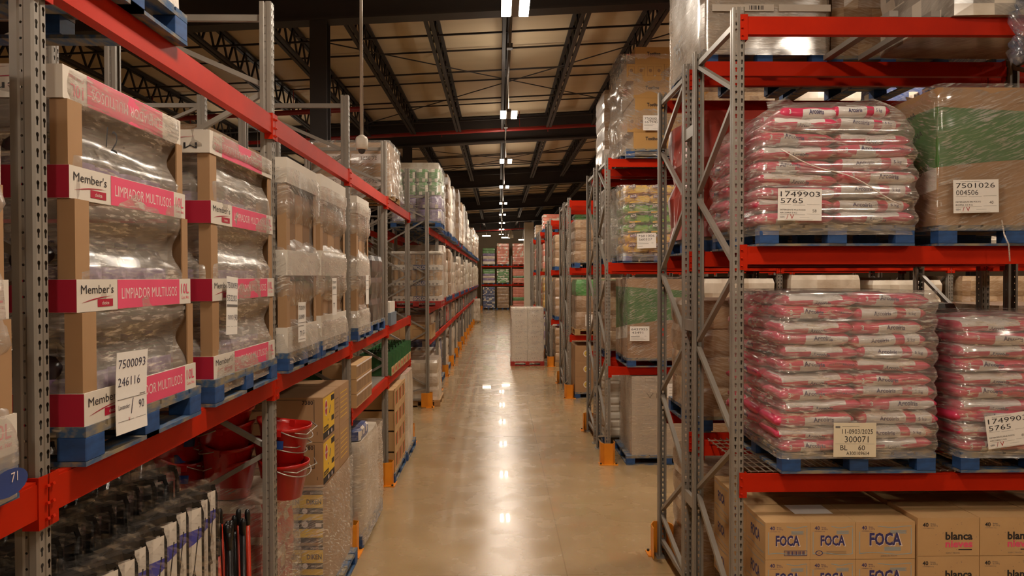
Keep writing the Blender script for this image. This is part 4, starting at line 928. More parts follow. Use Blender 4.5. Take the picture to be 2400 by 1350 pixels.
for r_ in range(7):
    for i in range(3):
        for j in range(2):
            if j and i and r_ < 6: continue
            o = O('soap_bag', aG_ if r_ in (2, 3, 4) else aY_, None, (1.83+i*.338+(.02 if r_ % 2 else 0), Y2+.01+j*.45, ZB+PH+r_*.1415)); 
            tag(o, '%s soap bag lettered ACE, %s layer up, %s from the left, %s' % ('green' if r_ in (2, 3, 4) else 'yellow', ORD[r_], ORD[i], ('front', 'behind')[j]), 'bag', 'ACE soap bags')
film(R(1.74, Y2, 0), 1.2, 1.06, ZB+.03, ZB+PH+.99, film_p, 'stretch wrap round the ACE soap bags', 'wraps on the second right row goods', seed=62, amp=.02)
sheet(R(1.83, Y2, 0), .16, 3.13, .275, .215, [('7501006', .07, .25, .034, 1, -.004, .235), ('560527', .1, .48, .034, 1, -.004, .19), ('-', .05, .6, .002, .6), ('-', .05, .7, .005, .6), ('-', .75, .66, .004, .85), ('-', .05, .86, .003, .3)], 'white label sheet 7501006 560527 on the ACE soap bags', ly=-.055, tilt=-.03)
pallet(R(1.86, Y2, ZA), label='blue pallet under the green and brown carton on the second right row')
tag(O('bulk_carton', bulk('gayB', 1.06, 1.08, 1.14, .42, .90), None, (1.86, Y2+.01, ZA+PH)), 'brown carton with a green band on the second right row low shelf', 'carton')
film(R(1.86, Y2, 0), 1.06, 1.1, ZA+.09, ZA+PH+1.17, film_dn, 'stretch wrap round the green and brown carton on the second right row', 'wraps on the second right row goods', seed=63, amp=.012)
sheet(R(1.86, Y2, 0), .03, 1.80, .28, .21, [('6437955', .07, .27, .032, 1, -.004, .235), ('43491', .1, .50, .032, 1, -.004, .16), ('-', .3, .6, .002, .5), ('-', .05, .72, .006, .5), ('-', .75, .68, .004, .85), ('-', .05, .82, .003, .7), ('-', .05, .92, .003, .8)], 'white label sheet 6437955 43491 on the green and brown carton', ly=-.03)
tag(O('sticker', MB().box(0, 0, 0, .09, .001, .16).mesh('sticker', [orange_red]), None, (2.31, Y2-.02, 1.86)), 'small orange sticker beside the label sheet 6437955', 'sticker')
pallet(R(1.84, Y2-.02, 0), 1.2, 1.12, label='dark blue pallet under the pale grey cartons on the floor of the second right row')
grey_card = M('pale_grey_carton', (196, 182, 164), .6, 0, .05, 3)
def vmk(mb, w, h):
    mb.text('V1        3', (w*.20, Y_, h*.44), h*.14, 2, bold=-.01, wid=w*.62); mb.text('07', (w*.62, Y_, h*.2), h*.13, 2, bold=-.01); mb.text('001-26', (w*.5, Y_, h*.06), h*.1, 2, bold=-.01); frame(mb, w*.18, h*.86, w*.32, h*.95, .004, 2)
for r_ in range(2):
    o = O('carton', carton(('greybig', r_), 1.05, 1.0, .57, grey_card, vmk if r_ else None, None, (ink,)), None, (1.93, Y2+.03, PH+.573*r_)); tag(o, 'large pale grey carton on the second right row floor, %s' % ('upper one with marker writing' if r_ else 'lower one'), 'carton', 'pale grey cartons')
film(R(1.91, Y2+.01, 0), 1.09, 1.04, PH-.03, PH+1.16, film_a, 'stretch wrap round the pale grey cartons', 'wraps on the second right row goods', seed=64, amp=.01)
sheet(R(1.93, Y2, 0), .50, .98, .25, .2, [('-', .1, .3, .004, .8), ('-', .1, .5, .004, .6), ('-', .1, .7, .004, .8)], 'plain printed sheet on the upper pale grey carton', ly=-.03)
Y2B = RY[1]+DEP+.27; SX = [XR+.12+(i % 2)*1.2+BAY*(i//2) for i in range(7)]
for i, (x, st, h) in enumerate(((1.70, 'white', 1.0), (2.9, 'tan', 1.0), (4.22, 'brown', 1.0))):
    pallet(R(x, Y2B, 0), label='pallet on the floor at the back of the second right row, %s from the aisle' % ORD[i], detail=False); load(R(x, Y2B, PH), 1.0, 1.1, h, st, 'stacked sacks at the back of the second right row floor, %s from the aisle' % ORD[i], layers=8, seed=70+i)
for lv, z, hs in (('low', ZA, (1.12, 1.18, 1.1, 1.16, 1.12)), ('middle', ZB, (1.1, .9, 1.1, .8, 1.)), ('top', ZC, (1.2, .9, 1.3, .9, 1.1))):
    for i in range(5):
        st = {'low': ['tan', 'white', 'yellow', 'white', 'cream'], 'middle': ['grey', 'brown', 'tan', 'green', 'brown'], 'top': ['brown', 'white', 'tan', 'blue', 'cream']}[lv][i]
        pallet(R(SX[i], Y2B, z), label='pallet, %s shelf, back of the second right row, %s from the aisle' % (lv, ORD[i]), detail=False)
        load(R(SX[i], Y2B, z+PH), 1.05, 1.06, hs[i], st, 'wrapped goods, %s shelf, back of the second right row, %s from the aisle' % (lv, ORD[i]), layers=4, seed=80+i)
for lv, z, hs in (('low', ZA, (1.15, 1.2, 1.12, 1.18)), ('middle', ZB, (1.0, 1.1, .9, 1.0)), ('top', ZC, (1.1, .9, 1.2, 1.)), ('floor', 0, (1., 1., 1., 1.))):
    for i in range(4):
        st = {'low': ['white', 'cream', 'white', 'tan'], 'middle': ['brown', 'tan', 'green', 'grey'], 'top': ['tan', 'white', 'blue', 'brown'], 'floor': ['brown', 'tan', 'white', 'brown']}[lv][i]
        pallet(R(SX[i+1]+.06*(i == 0), Y2, z), label='pallet, %s of the second right row front, %s past the first load' % (lv+(' shelf' if z else ''), ORD[i]), detail=False)
        load(R(SX[i+1]+.06*(i == 0), Y2, z+PH), 1.05, 1.06, hs[i], st, 'wrapped goods, %s of the second right row front, %s past the first load' % (lv+(' shelf' if z else ''), ORD[i]), layers=4, seed=90+i)
# ---------------- right rows three to six
Y3 = RY[2]-.05
pallet(R(1.70, Y3, 0), label='blue pallet under the jug cartons on the third right row')
def jugbox(mb, w, h): mb.disc((w*.52, Y_, h*.5), h*.22, 3); mb.disc((w*.52, Y_-.0005, h*.5), h*.17, 2); mb.bar((w*.46, Y_-.001, h*.42), (w*.58, Y_-.001, h*.58), .012, .0005, 4, up=(0, 1, 0))
for r_ in range(3):
    for i in range(2):
        for j in range(2):
            o = O('carton', carton('jugbox', .50, .5, .345, kraft, jugbox, None, (yellow_l, soft_white, kraft_d)), None, (1.71+i*.51, Y3+.02+j*.52, PH+r_*.348)); tag(o, 'brown flower label carton, third right row floor, %s up, %s, %s' % (ORD[r_], ('left', 'right')[i], ('front', 'behind')[j]), 'carton', 'flower label cartons')
pallet(R(1.70, Y3, ZA), label='bare wood pallet on the low shelf of the third right row', mt='wood')
load(R(1.72, Y3+.02, ZA+PH), 1.05, 1.05, 1.12, 'greenbrown', 'wrapped brown cartons with a green stripe on the third right row low shelf', layers=3, seed=101)
sheet(R(1.72, Y3, 0), .22, 1.62, .16, .26, [('-', .1, .2, .006, .8), ('-', .1, .4, .006, .6), ('-', .1, .7, .004, .8)], 'white label sheet on the green striped cartons of the third right row', ly=.015)
for k in range(2, 6):
    nm = NAMES_R[k]; y = RY[k]-.05
    S = {2: ['brown', 'tan', 'brown'], 3: ['greenbrown', 'brown', 'tan', 'green'], 4: ['purple', 'yellow', 'pink', 'blue'], 5: ['cream', 'white', 'pink', 'tan']}[k]
    lv = [('floor', 0, 1.05), ('low shelf', ZA, 1.15), ('middle shelf', ZB, .95), ('top shelf', ZC, 1.3)]
    for q, (ln, z, h) in enumerate(lv):
        for i in range(2):
            if k == 2 and ((q < 2 and i == 0) or q == 3): continue
            if k == 3 and q == 3: continue
            st = S[(q+i) % len(S)]
            if k == 4 and q == 3: st = ('pink', 'packs')[i]
            if k == 3 and q == 0: st = ('tan', 'brown')[i]
            h2 = .55 if (k >= 4 and q == 3) else h
            pallet(R(1.70+i*1.2, y, z), label='pallet on the %s of the %s right row front, %s' % (ln, nm, ('by the aisle', 'further in')[i]), detail=False, mt='wood' if (q+k) % 3 == 0 else 'blue')
            load(R(1.70+i*1.2, y, z+PH), 1.05, 1.05, h2, st, 'wrapped goods on the %s of the %s right row front, %s' % (ln, nm, ('by the aisle', 'further in')[i]), layers=4, seed=110+k*8+q*2+i)
    yb = RY[k]+DEP+.27
    for q, (ln, z, h) in enumerate(lv):
        if q == 3: continue
        st = ('white', 'tan', 'grey', 'brown', 'cream', 'pink')[(k+q) % 6]
        if k == 3 and q == 0: st = 'white'
        pallet(R(1.70, yb, z), label='pallet on the %s of the %s right row rear' % (ln, nm), detail=False); load(R(1.70, yb, z+PH), 1.05, 1.05, h*.9, st, 'wrapped goods on the %s of the %s right row rear' % (ln, nm), layers=6 if q == 0 else 4, seed=150+k*4+q)
# ---------------- white pallet standing in the aisle
pallet(R(.36, 23.3, 0), 1.03, 1.1, 'red', 'red pallet under the white cartons standing in the aisle')
def wc(mb, w, h):
    for k in range(3): mb.quad((w*(.2+.0*k), Y_, h*(.78-.09*k)), (w*(.75-.1*k), Y_, h*(.78-.09*k)), (w*(.75-.1*k), Y_, h*(.80-.09*k)), (w*.2, Y_, h*(.80-.09*k)), 2)
    for k in range(3): mb.disc((w*(.3+.14*k), Y_, h*.3), h*.04, 2)
for r_ in range(5):
    for i in range(2):
        for j in range(2):
            if j and r_ < 4 and i: continue
            o = O('carton', carton('whitec', .49, .52, .325, white_card, wc, None, (ink_g,)), None, (.38+i*.5+(.015 if r_ % 2 else 0), 23.34+j*.53, PH+r_*.327)); tag(o, 'white carton on the aisle pallet, %s row up, %s, %s' % (ORD[r_], ('left', 'right')[i], ('front', 'behind')[j]), 'carton', 'white cartons on the aisle pallet')
film(R(.37, 23.32, 0), 1.02, 1.1, .06, 1.80, film_d, 'stretch wrap round the white cartons in the aisle', None, seed=120, amp=.015)
# ---------------- far end rack
for q, (z, lst) in enumerate(((0, ('blue', 'brown', 'pinkgreen', 'purple')), (2.1, ('packs', 'green', 'pinkgreen', 'white')), (3.66, ('packs', 'pink', 'pink', 'purple')))):
    for i, st in enumerate(lst):
        x = (-1.37, -.19, 1.14, 2.32)[i]; h = (1.75, 1.15, (1.35, 1.75, 1.75, 1.9)[i])[q]
        pallet(R(x, 63.95, z), label='pallet on the far end rack, %s, %s from the left' % (('floor', 'lower shelf', 'upper shelf')[q], ORD[i]), detail=False, mt='red' if (i == 2) else 'blue')
        load(R(x+.02, 63.95, z+PH), 1.04, 1.05, h, st, 'wrapped packs on the far end rack, %s, %s from the left' % (('floor', 'lower shelf', 'upper shelf')[q], ORD[i]), layers=6, seed=170+q*4+i)
# ================================================================== LEFT RACK GOODS
XF = -1.40
pallet(L(XF, 2.60, L1), 1.0, 1.15, label='worn blue pallet under the first printed tray stack, nearest on the left shelf')
tray_load(L(XF-.005, 2.60, 0), .95, 1.12, 'pink', L1+PH, 3, 3.335, .388, .113, 'nearest left stack', leanx=.055)
film(L(XF-.0, 2.60, 0), .95, 1.14, L1+.10, 3.44, film_a, 'clear stretch wrap round the nearest printed tray stack', 'wraps on the left rack goods', seed=201, amp=.012, n=96, m=48, skew=(0, .055), pad=-.001,
     prof=lambda f: .009+.05*max(0, math.sin((f*1.24/ .388-.38)*2*PI-.4))**1.2 if .12 < f < .93 else .004)
sheet(L(XF, 2.60, 0), .165, 2.155, .243, .30, [('7500093', .06, .20, .034, 2, -.004, .21), ('246116', .06, .42, .034, 2, -.004, .17), ('-', .05, .58, .002, .95), ('-', .75, .56, .003, .93), ('Lavander', .08, .70, .018, 2, -.002, .085), ('/', .46, .78, .06, 2, -.003), ('90', .72, .74, .034, 2, -.003), ('v', .38, .86, .02, 4), ('-', .06, .85, .0015, .55), ('-', .62, .85, .0015, .95)],
      'white label sheet handwritten 7500093 246116 with 90 on the nearest tray stack', ly=-.016, tilt=.03, bend=.004, group='paper label sheets')
mk = MB(); mk.text('12', (0, 0, 0), .085, 0, bold=-.012, r=(.98, 0, -.15), u=(.15, 0, .98))
tag(O('marker_writing', mk.mesh('marker_writing', [ink]), None, (-1.437, 2.82, 3.205), PI/2), 'handwritten 12 on the film of the nearest tray stack', 'marker writing')
pallet(L(XF, 3.78, L1), 1.05, 1.15, label='pale blue pallet under the second printed tray stack of the left shelf')
tray_load(L(XF-.015, 3.80, 0), 1.03, 1.12, 'pink', L1+PH, 3, 3.345, .388, .113, 'second left stack', leanx=.01)
film(L(XF-.01, 3.80, 0), 1.03, 1.14, L1+.05, 3.46, film_h, 'heavy stretch wrap round the second printed tray stack', 'wraps on the left rack goods', seed=202, amp=.012, n=96, m=48, skew=(0, .01), pad=.0,
     prof=lambda f: .007+.046*max(0, math.sin((f*1.24/ .388-.5)*2*PI-.4))**1.2 if .12 < f < .93 else .0)
sheet(L(XF, 3.80, 0), .10, 2.435, .165, .30, [('7500093', .05, .2, .032, 2, -.004, .15), ('532202', .05, .42, .032, 2, -.004, .14), ('-', .03, .52, .012, .97), ('TROPICO', .12, .74, .024, 2, -.002, .08), ('90', .7, .76, .034, 2, -.003), ('-', .05, .86, .0015, .3), ('-', .4, .86, .0015, .6), ('-', .7, .86, .0015, .95)],
      'white label sheet handwritten 7500093 532202 on the second tray stack', ly=-.012, tilt=.05)
# plain white tray stacks
for q, (y, w_, hh, zt, nm) in enumerate(((5.11, .84, .0, 3.36, 'third'), (6.08, .98, 0, 3.35, 'fourth'), (7.62, .70, 0, 3.37, 'fifth'))):
    pallet(L(XF, y-.02, L1), w_+.08, 1.15, label='blue pallet under the plain white tray stack, %s stack of the left shelf' % nm)
    tray_load(L(XF-.01, y, 0), w_, 1.12, 'plain', L1+PH, 2, zt, .52, .20 if q == 1 else .17, '%s left stack' % nm)
    film(L(XF-.0, y, 0), w_, 1.14, L1+.06, zt+.10, (film_d, film_h, film_h)[q], 'stretch wrap round the plain white trays, %s stack of the left shelf' % nm, 'wraps on the left rack goods', seed=203+q, amp=.014, n=84, m=40, pad=.010,
         prof=lambda f: .06*max(0, math.sin((f*1.22/.52-.30)*2*PI-.3))**1.1 if .1 < f < .93 else -.004)
sheet(L(XF, 5.11, 0), .02, 2.29, .20, .27, [('7500091', .06, .2, .03, 1, -.004, .165), ('550909', .06, .42, .03, 1, -.004, .145), ('-', .05, .52, .003, .95), ('-', .05, .6, .003, .7), ('TV 7', .2, .86, .04, 2, -.003), ('-', .6, .8, .003, .9), ('-', .05, .94, .002, .9)], 'white label sheet printed 7500091 550909 on the third tray stack', ly=-.055, tilt=.02)
sheet(L(XF, 6.08, 0), .10, 2.42, .17, .30, [('7500091', .08, .15, .024, 1, -.004, .13), ('550909', .08, .3, .024, 1, -.004, .12), ('-', .1, .45, .003, .9), ('T7', .2, .8, .04, 2, -.003)], 'white label sheet on the fourth tray stack', ly=-.055)
sheet(L(XF, 7.62, 0), .12, 2.45, .17, .30, [('-', .1, .2, .004, .9), ('-', .1, .35, .004, .8), ('-', .1, .5, .003, .9)], 'white label sheet on the fifth tray stack', ly=-.055)
# stack cut by the left edge
pallet(L(XF, 1.22, L1), 1.02, 1.15, label='blue pallet cut off by the left picture edge')
tray_load(L(XF-.005, 1.24, 0), 1.0, 1.12, 'pink', L1+PH, 3, 3.335, .388, .113, 'stack at left picture edge', leanx=.05)
film(L(XF-.0, 1.24, 0), 1.0, 1.14, L1+.01, 3.44, film_h, 'stretch wrap round the tray stack at the left picture edge', 'wraps on the left rack goods', seed=207, amp=.016, n=84, m=44, skew=(0, .05), prof=lambda f: .05*max(0, math.sin((f*1.3/.388-.6)*2*PI))**1.2 if .15 < f < .93 else -.01)
st_ = MB().disc((0, 0, 0), .06, 0, 'y', 20, 1.4, .65); st_.text('71', (.02, -.002, .0), .028, 1, al='c')
tag(O('sticker', st_.mesh('sticker', [M('blue_sticker', (48, 70, 132), .5), soft_white]), None, (XF+.035, 2.14, 2.155), PI/2), 'round blue sticker numbered 71 on the wrap at the left picture edge', 'sticker')
# dark wrapped load and the small box further along
pallet(L(XF-.02, 8.50, L1), 1.05, 1.1, label='bright blue pallet under the black wrapped load on the left shelf')
load(L(XF-.03, 8.52, L1+PH), 1.0, 1.05, .76, 'dark', 'black plastic wrapped load on the left shelf after the white trays', layers=3, seed=211)
def plainbox(key, w, d, h, m): return carton(key, w, d, h, m)
tag(O('carton', plainbox('sb1', .55, .5, .17, M('slate_blue_carton', (112, 124, 136), .6)), None, (XF-.02, 10.05, L1), PI/2), 'slate blue carton on the left shelf edge beyond the black load', 'carton')
tag(O('carton', plainbox('sb2', .5, .45, .14, white_card), None, (XF-.04, 10.08, L1+.17), PI/2), 'cream carton stacked on the slate blue carton', 'carton')
tag(O('carton', plainbox('sb3', .12, 1.0, .78, kraft), None, (XF-.12, 9.80, L1), PI/2), 'upright brown board box beside the black wrapped load', 'carton')
# upper level
pallet(L(XF, 2.525, L2), .95, 1.1, label='blue pallet on the upper left beam at the top of the picture')
load(L(XF-.01, 2.53, L2+PH), .93, 1.05, 1.0, 'pale', 'wrapped load on the upper left beam at the top of the picture', layers=3, seed=213)
pallet(L(XF-.04, 10.1, L2), 1.1, 1.1, 'wood', label='wood pallet under the tan cartons on the upper left beam')
for r_ in range(2):
    for i in range(2):
        for j in range(2):
            o = O('carton', carton(('tanb', r_), .53, .52, .30, kraft, None, (lambda mb, w, h: (mb.quad((w*.05, Y_, h*.08), (w*.95, Y_, h*.08), (w*.95, Y_, h*.5), (w*.05, Y_, h*.5), 2), mb.text('1850 72', (w*.5, Y_-.001, h*.24), h*.16, 3, al='c'))), (soft_white, ink)), None, (XF-.05-j*.53, 10.13+i*.54, L2+PH+r_*.302), PI/2)
            tag(o, 'tan carton with white band, upper left beam, %s row, %s, %s' % (ORD[r_], ('near end', 'far end')[i], ('at the aisle', 'behind')[j]), 'carton', 'tan cartons on the upper left beam')
film(L(XF-.04, 10.12, 0), 1.08, 1.08, L2+.02, L2+PH+.63, film_d, 'stretch wrap round the tan cartons on the upper left beam', 'wraps on the left rack goods', seed=214, amp=.02, prof=lambda f: -.06*(1-f)**2)
load(L(XF-DEP-.45, 2.66, L1), 2.1, .9, .7, 'dark', 'dark wrapped goods on the rack behind the near left rack', layers=3, seed=215)
load(L(XF-DEP-.45, 7.68, L2), 2.15, .9, .5, 'brown', 'brown cartons high on the rack behind the near left rack', layers=2, seed=216)
load(L(XF-DEP-.45, 10.18, L1), 2.15, .9, .8, 'grey', 'grey wrapped goods on the rack behind the near left rack', layers=3, seed=217)
load(L(XF-DEP-.45, 5.16, 0), 2.15, .9, 1.6, 'brown', 'brown cartons on the floor behind the near left rack', layers=5, seed=218)
# ---------------- floor bays: dustpan packs, broom handles, buckets
def dust_parts(h):
    a = MB(); w = .215
    a.add([(.02, .03, 0), (w-.02, .03, 0), (w, .09, h*.94), (0, .09, h*.94), (.02, .05, 0), (w-.02, .05, 0), (w, .105, h*.94), (0, .105, h*.94)], [(0, 1, 2, 3), (7, 6, 5, 4), (0, 3, 7, 4), (1, 5, 6, 2), (3, 2, 6, 7), (0, 4, 5, 1)])
    R_ = [(.008, h*.55), (.008, h-.06), (.022, h-.02), (.06, h-.006), (w-.06, h-.006), (w-.022, h-.02), (w-.008, h-.06), (w-.008, h*.55)]
    for i in range(len(R_)-1): a.bar((R_[i][0], .02, R_[i][1]), (R_[i+1][0], .02, R_[i+1][1]), .016, .02, up=(0, 1, 0))
    a.box(.01, .02, h-.03, w-.01, .10, h-.004)
    b = MB(); y = .010; x0, x1 = .014, w-.014; zt = h-.02
    for k in range(8):
        u0, u1 = k/8, (k+1)/8; xa, xb = x0+(x1-x0)*u0, x0+(x1-x0)*u1; f = lambda u: y-.022*math.sin(PI*u); zz = zt-.012
        b.quad((xa, f(u0), 0), (xb, f(u1), 0), (xb, f(u1), zz), (xa, f(u0), zz), 0)
        g0 = lambda u: h-.175-.03*math.sin(PI*u); b.quad((xa, f(u0)-.001, g0(u0)), (xb, f(u1)-.001, g0(u1)), (xb, f(u1)-.001, h-.13), (xa, f(u0)-.001, h-.13), 1)
    fn = lambda p: Vector((p.x, y-.022*math.sin(PI*(p.x-x0)/(x1-x0))-.0015, p.z))
    b.text('Professional', (x0+.045, 0, h-.245), .016, 2, fn=fn, bold=.01, wid=.075); b.text('Heavy Duty', (x0+.045, 0, h-.272), .016, 2, fn=fn, bold=.01, wid=.065); b.text('Recogedor', (x0+.045, 0, h-.33), .013, 3, fn=fn)
    def ln(p, q, t): n = 5; [b.bar(fn(Vector((p[0]+(q[0]-p[0])*k/n, 0, p[1]+(q[1]-p[1])*k/n))), fn(Vector((p[0]+(q[0]-p[0])*(k+1)/n, 0, p[1]+(q[1]-p[1])*(k+1)/n))), t, .001, 2, up=(0, 1, 0)) for k in range(n)]
    ln((w-.03, h-.12), (w-.06, h-.32), .006); ln((w-.06, h-.32), (w-.085, h-.40), .008); ln((w-.06, h-.32), (w-.045, h-.40), .008); ln((w-.09, h-.40), (w-.04, h-.395), .012)
    b.quad((x0+.1, y-.0245, h-.50), (x1-.03, y-.022, h-.49), (x1-.03, y-.022, h-.478), (x0+.1, y-.0245, h-.488), 4)
    return a.mesh('dustpan', [black_plastic]), b.mesh('insert_card', [white_card, M('blue_print', (58, 66, 170), .45), ink, ink_g, orange_red])
def bag_film(h, seed):
    mb = MB(); n, m = 22, 20; vs = []; fs = []
    for i in range(m+1):
        f = i/m; z = f*(h+.05)
        for k in range(n):
            t = 2*PI*k/n; c, s = math.cos(t), math.sin(t); x = .1075+math.copysign(abs(c)**.3, c)*.122; yy = .05+math.copysign(abs(s)**.3, s)*(.064 if f < .9 else .064-.05*(f-.9)/.1)
            q = noise.noise(Vector((x*14+seed, yy*14, z*9)))*.012*(1+2.5*f**4); vs.append((x+q, yy+q, z+q*.8*f))
    for i in range(m):
        for k in range(n): fs.append((i*n+k, i*n+(k+1) % n, (i+1)*n+(k+1) % n, (i+1)*n+k))
    return mb.add(vs, fs, 0, False).mesh('poly_bag', [film_c])
HP = 1.53
dp_a, dp_c = dust_parts(HP); bgm = [bag_film(HP, s) for s in range(3)]
pallet(L(-1.40, 2.62, 0), 1.5, 1.12, label='pallet under the bagged dustpans at the lower left'); pallet(L(-1.40, 1.0, 0), 1.4, 1.12, label='pallet under the bagged dustpans at the lower left corner')
for r_ in range(5):
    for k in range(10):
        rz = 1.02+random.uniform(-.06, .06)
        t = thing('bagged_dustpan', 'black bagged dustpan%s, lower left, %s row from aisle, %s from camera' % (' with white card' if r_ == 0 else '', ORD[r_], ORD[k]), 'dustpan', (-1.545-.225*r_+random.uniform(-.012, .012), 2.58+.13*k+.03*r_, PH+(.0 if r_ == 0 else .05+.04*r_)+random.uniform(-.012, .012)), rz, 'bagged dustpans on the floor at the lower left')
        t.scale = (1, .6, 1); O('dustpan', dp_a, t)
        if r_ < 1: O('insert_card', dp_c, t)
        O('poly_bag', bgm[(k+r_) % 3], t)
for r_ in range(3):
    for k in range(5):
        t = thing('bagged_dustpan', 'black bagged dustpan left of nearest upright, %s row from aisle, %s from camera' % (ORD[r_], ORD[k]), 'dustpan', (-1.66-.235*r_, 1.55+.15*k, PH+.05), .26, 'bagged dustpans on the floor at the lower left')
        O('dustpan', dp_a, t); O('poly_bag', bgm[(k+r_) % 3], t)
def handle(c): return MB().tube([(0, 0, 0), (0, 0, 1.22)], .0135, 10, 0).lathe([(.0155, 1.2), (.0165, 1.27), (.012, 1.285), (.004, 1.29)], 10, mat=1).mesh('broom_handle', [c, black_plastic])
hb, hr = handle(black_plastic), handle(orange_red)
for i in range(7):
    for j in range(6):
        rd = (i*5+j*3) % 5 == 0; x = -1.50-.045*i+.008*(j % 2); y = 4.22+.075*j+.02*(i % 2)
        o = O('broom_handle', hr if rd else hb, None, (x, y, .0+.0)); o.rotation_euler = (random.uniform(-.02, .03), random.uniform(-.05, .02), 0); o.scale = (1, 1, 1.0+.05*random.random())
        tag(o, '%s broom handle in the bundle by the second upright, %s row, %s along' % ('orange' if rd else 'black', ORD[i], ORD[j]), 'broom handle', 'broom handles bundled by the second upright')
P = []
for k in range(40): t_ = k/39; P.append((-1.43-.33*((k*.17) % 1 if False else abs(((t_*2) % 2)-1)), 4.24+.002*k % .02, .72+.22*t_+.03*((-1)**k)))
tag(O('tie_strand', MB().tube(P, .004, 5).mesh('tie_strand', [film_h]), None), 'twisted film strand tied round the broom handles', 'strand')
# red mop buckets
def bucket_parts():
    a = MB(); n = 28
    prof = [(.112, 0, 1), (.118, .004, 1), (.150, .235, 1), (.158, .238, 1), (.160, .262, 1), (.153, .264, 1), (.146, .232, 1), (.112, .012, 1)]
    vs = []; fs = []
    for r, z, _ in prof:
        for k in range(n):
            t = 2*PI*k/n; lip = 1+.16*max(0, math.cos(t-PI))**6*(z/.26); dz = .022*max(0, math.cos(t-PI))**6*(z > .23)-.016*abs(math.sin(t))**4*(z > .23)
            vs.append((r*1.12*lip*math.cos(t), r*.98*math.sin(t), z+dz))
    m = len(prof)
    for i in range(m-1):
        for k in range(n): fs.append((i*n+k, i*n+(k+1) % n, (i+1)*n+(k+1) % n, (i+1)*n+k))
    fs.append(tuple(range(n-1, -1, -1))); fs.append(tuple((m-1)*n+k for k in range(n)))
    a.add(vs, fs, 0, True)
    for s in (-1, 1): a.box(-.02, s*.15-.012, .2, .02, s*.15+.012, .245)
    h = MB(); P = [(.17*math.cos(t)*.98+.02, .162*math.sin(t), .235-.06*max(0, math.cos(t))) for t in [(-PI/2)+PI*k/14 for k in range(15)]]
    h.tube(P, .0042, 6); h.tube([(.12, -.175, .24), (.185, -.12, .225), (.185, .12, .225), (.12, .175, .24)], .004, 6)
    b = MB(); 
    for k in range(5):
        t0, t1 = PI*1.5-.22+.088*k, PI*1.5-.22+.088*(k+1)
        b.quad((.141*1.12*math.cos(t0), .141*.99*math.sin(t0)-.004, .11), (.141*1.12*math.cos(t1), .141*.99*math.sin(t1)-.004, .11), (.147*1.12*math.cos(t1), .147*.99*math.sin(t1)-.004, .17), (.147*1.12*math.cos(t0), .147*.99*math.sin(t0)-.004, .17))
    return a.mesh('bucket_body', [red_plastic]), h.mesh('wire_handle', [galv]), b.mesh('blue_badge', [M('blue_badge_print', (40, 74, 150), .4)])
bka, bkh, bkb = bucket_parts()
for s, (x, y, z, n_, tilt, nm) in enumerate(((-1.53, 5.36, 1.20, 3, .03, 'right of the second upright'), (-1.90, 5.36, 1.19, 4, -.06, 'left of the second upright'), (-2.25, 5.42, 1.2, 3, .02, 'deepest in the rack'))):
    for k in range(n_):
        t = thing('mop_bucket', 'red mop bucket with wire handle, %s in the stack %s' % (('lowest', 'second', 'third', 'fourth')[k], nm), 'bucket', (x+tilt*.125*k*1.5+.012*((-1)**k), y-.01*k, z+.128*k), (-.35, 2.6, .3)[s]+.12*k, 'red mop buckets', )
        t.rotation_euler = (.05*((-1)**k), tilt+.06*((-1)**k), (-.35, 2.9, .3)[s]+.15*k); O('bucket_body', bka, t); O('wire_handle', bkh, t); O('blue_badge', bkb, t)
pallet(L(-1.55, 5.10, 0), .9, 1.12, label='pallet under the wrapped red buckets by the second upright')
load(L(-1.58, 5.12, PH), .82, 1.05, 1.06, 'red', 'wrapped lower tiers of red buckets by the second upright', layers=5, seed=221)
film(L(-1.56, 5.11, 0), .84, 1.08, .05, 1.32, film_d, 'loose stretch wrap round the red bucket pallet', 'wraps on the left rack goods', seed=222, amp=.035, prof=lambda f: -.02+.035*f)
# boxes lettered 7380 over boxes lettered DIKEN
pallet(L(-1.36, 6.1, 0), 1.2, 1.12, label='blue pallet under the DIKEN cartons of the left rack')
for r_ in range(2):
    for j in range(3):
        o = O('carton', carton('diken', 1.12, .36, .442, kraft, None, (lambda mb, w, h: diken(mb, w, h)), (yellow_p, ink, soft_white, purple_p)), None, (-1.42-j*.365, 6.13, PH+r_*.445), PI/2)
        tag(o, 'long carton with yellow and black DIKEN end, %s up, %s from the aisle' % (ORD[r_], ORD[j]), 'carton', 'DIKEN cartons')
film(L(-1.40, 6.12, 0), 1.15, 1.12, .05, 1.06, film_d, 'stretch wrap round the DIKEN cartons', 'wraps on the left rack goods', seed=223, amp=.014)
for r_ in range(2):
    for i in range(2):
        o = O('carton', carton(('rub', i), .62 if i == 0 else .42, 1.0, .362, kraft, rubber if i == 0 else (lambda mb, w, h: [mb.quad((w*.1, Y_, h*(.2+.12*k)), (w*.8, Y_, h*(.2+.12*k)), (w*.8, Y_, h*(.22+.12*k)), (w*.1, Y_, h*(.22+.12*k)), 2) for k in range(6)]), rubber_end if i == 0 else None, (yellow_p, ink, crimson, soft_white, ink_g, kraft_d)), None, (-1.42, 6.16+i*.63, PH+5*.178+.005+r_*.365), PI/2)
        tag(o, 'brown carton lettered 7380 with yellow Rubbermaid side, %s' % ('upper', 'lower')[1-r_] if i == 0 else 'plain printed brown carton beside the yellow sided ones, %s' % ('upper', 'lower')[1-r_], 'carton', 'cartons lettered 7380')
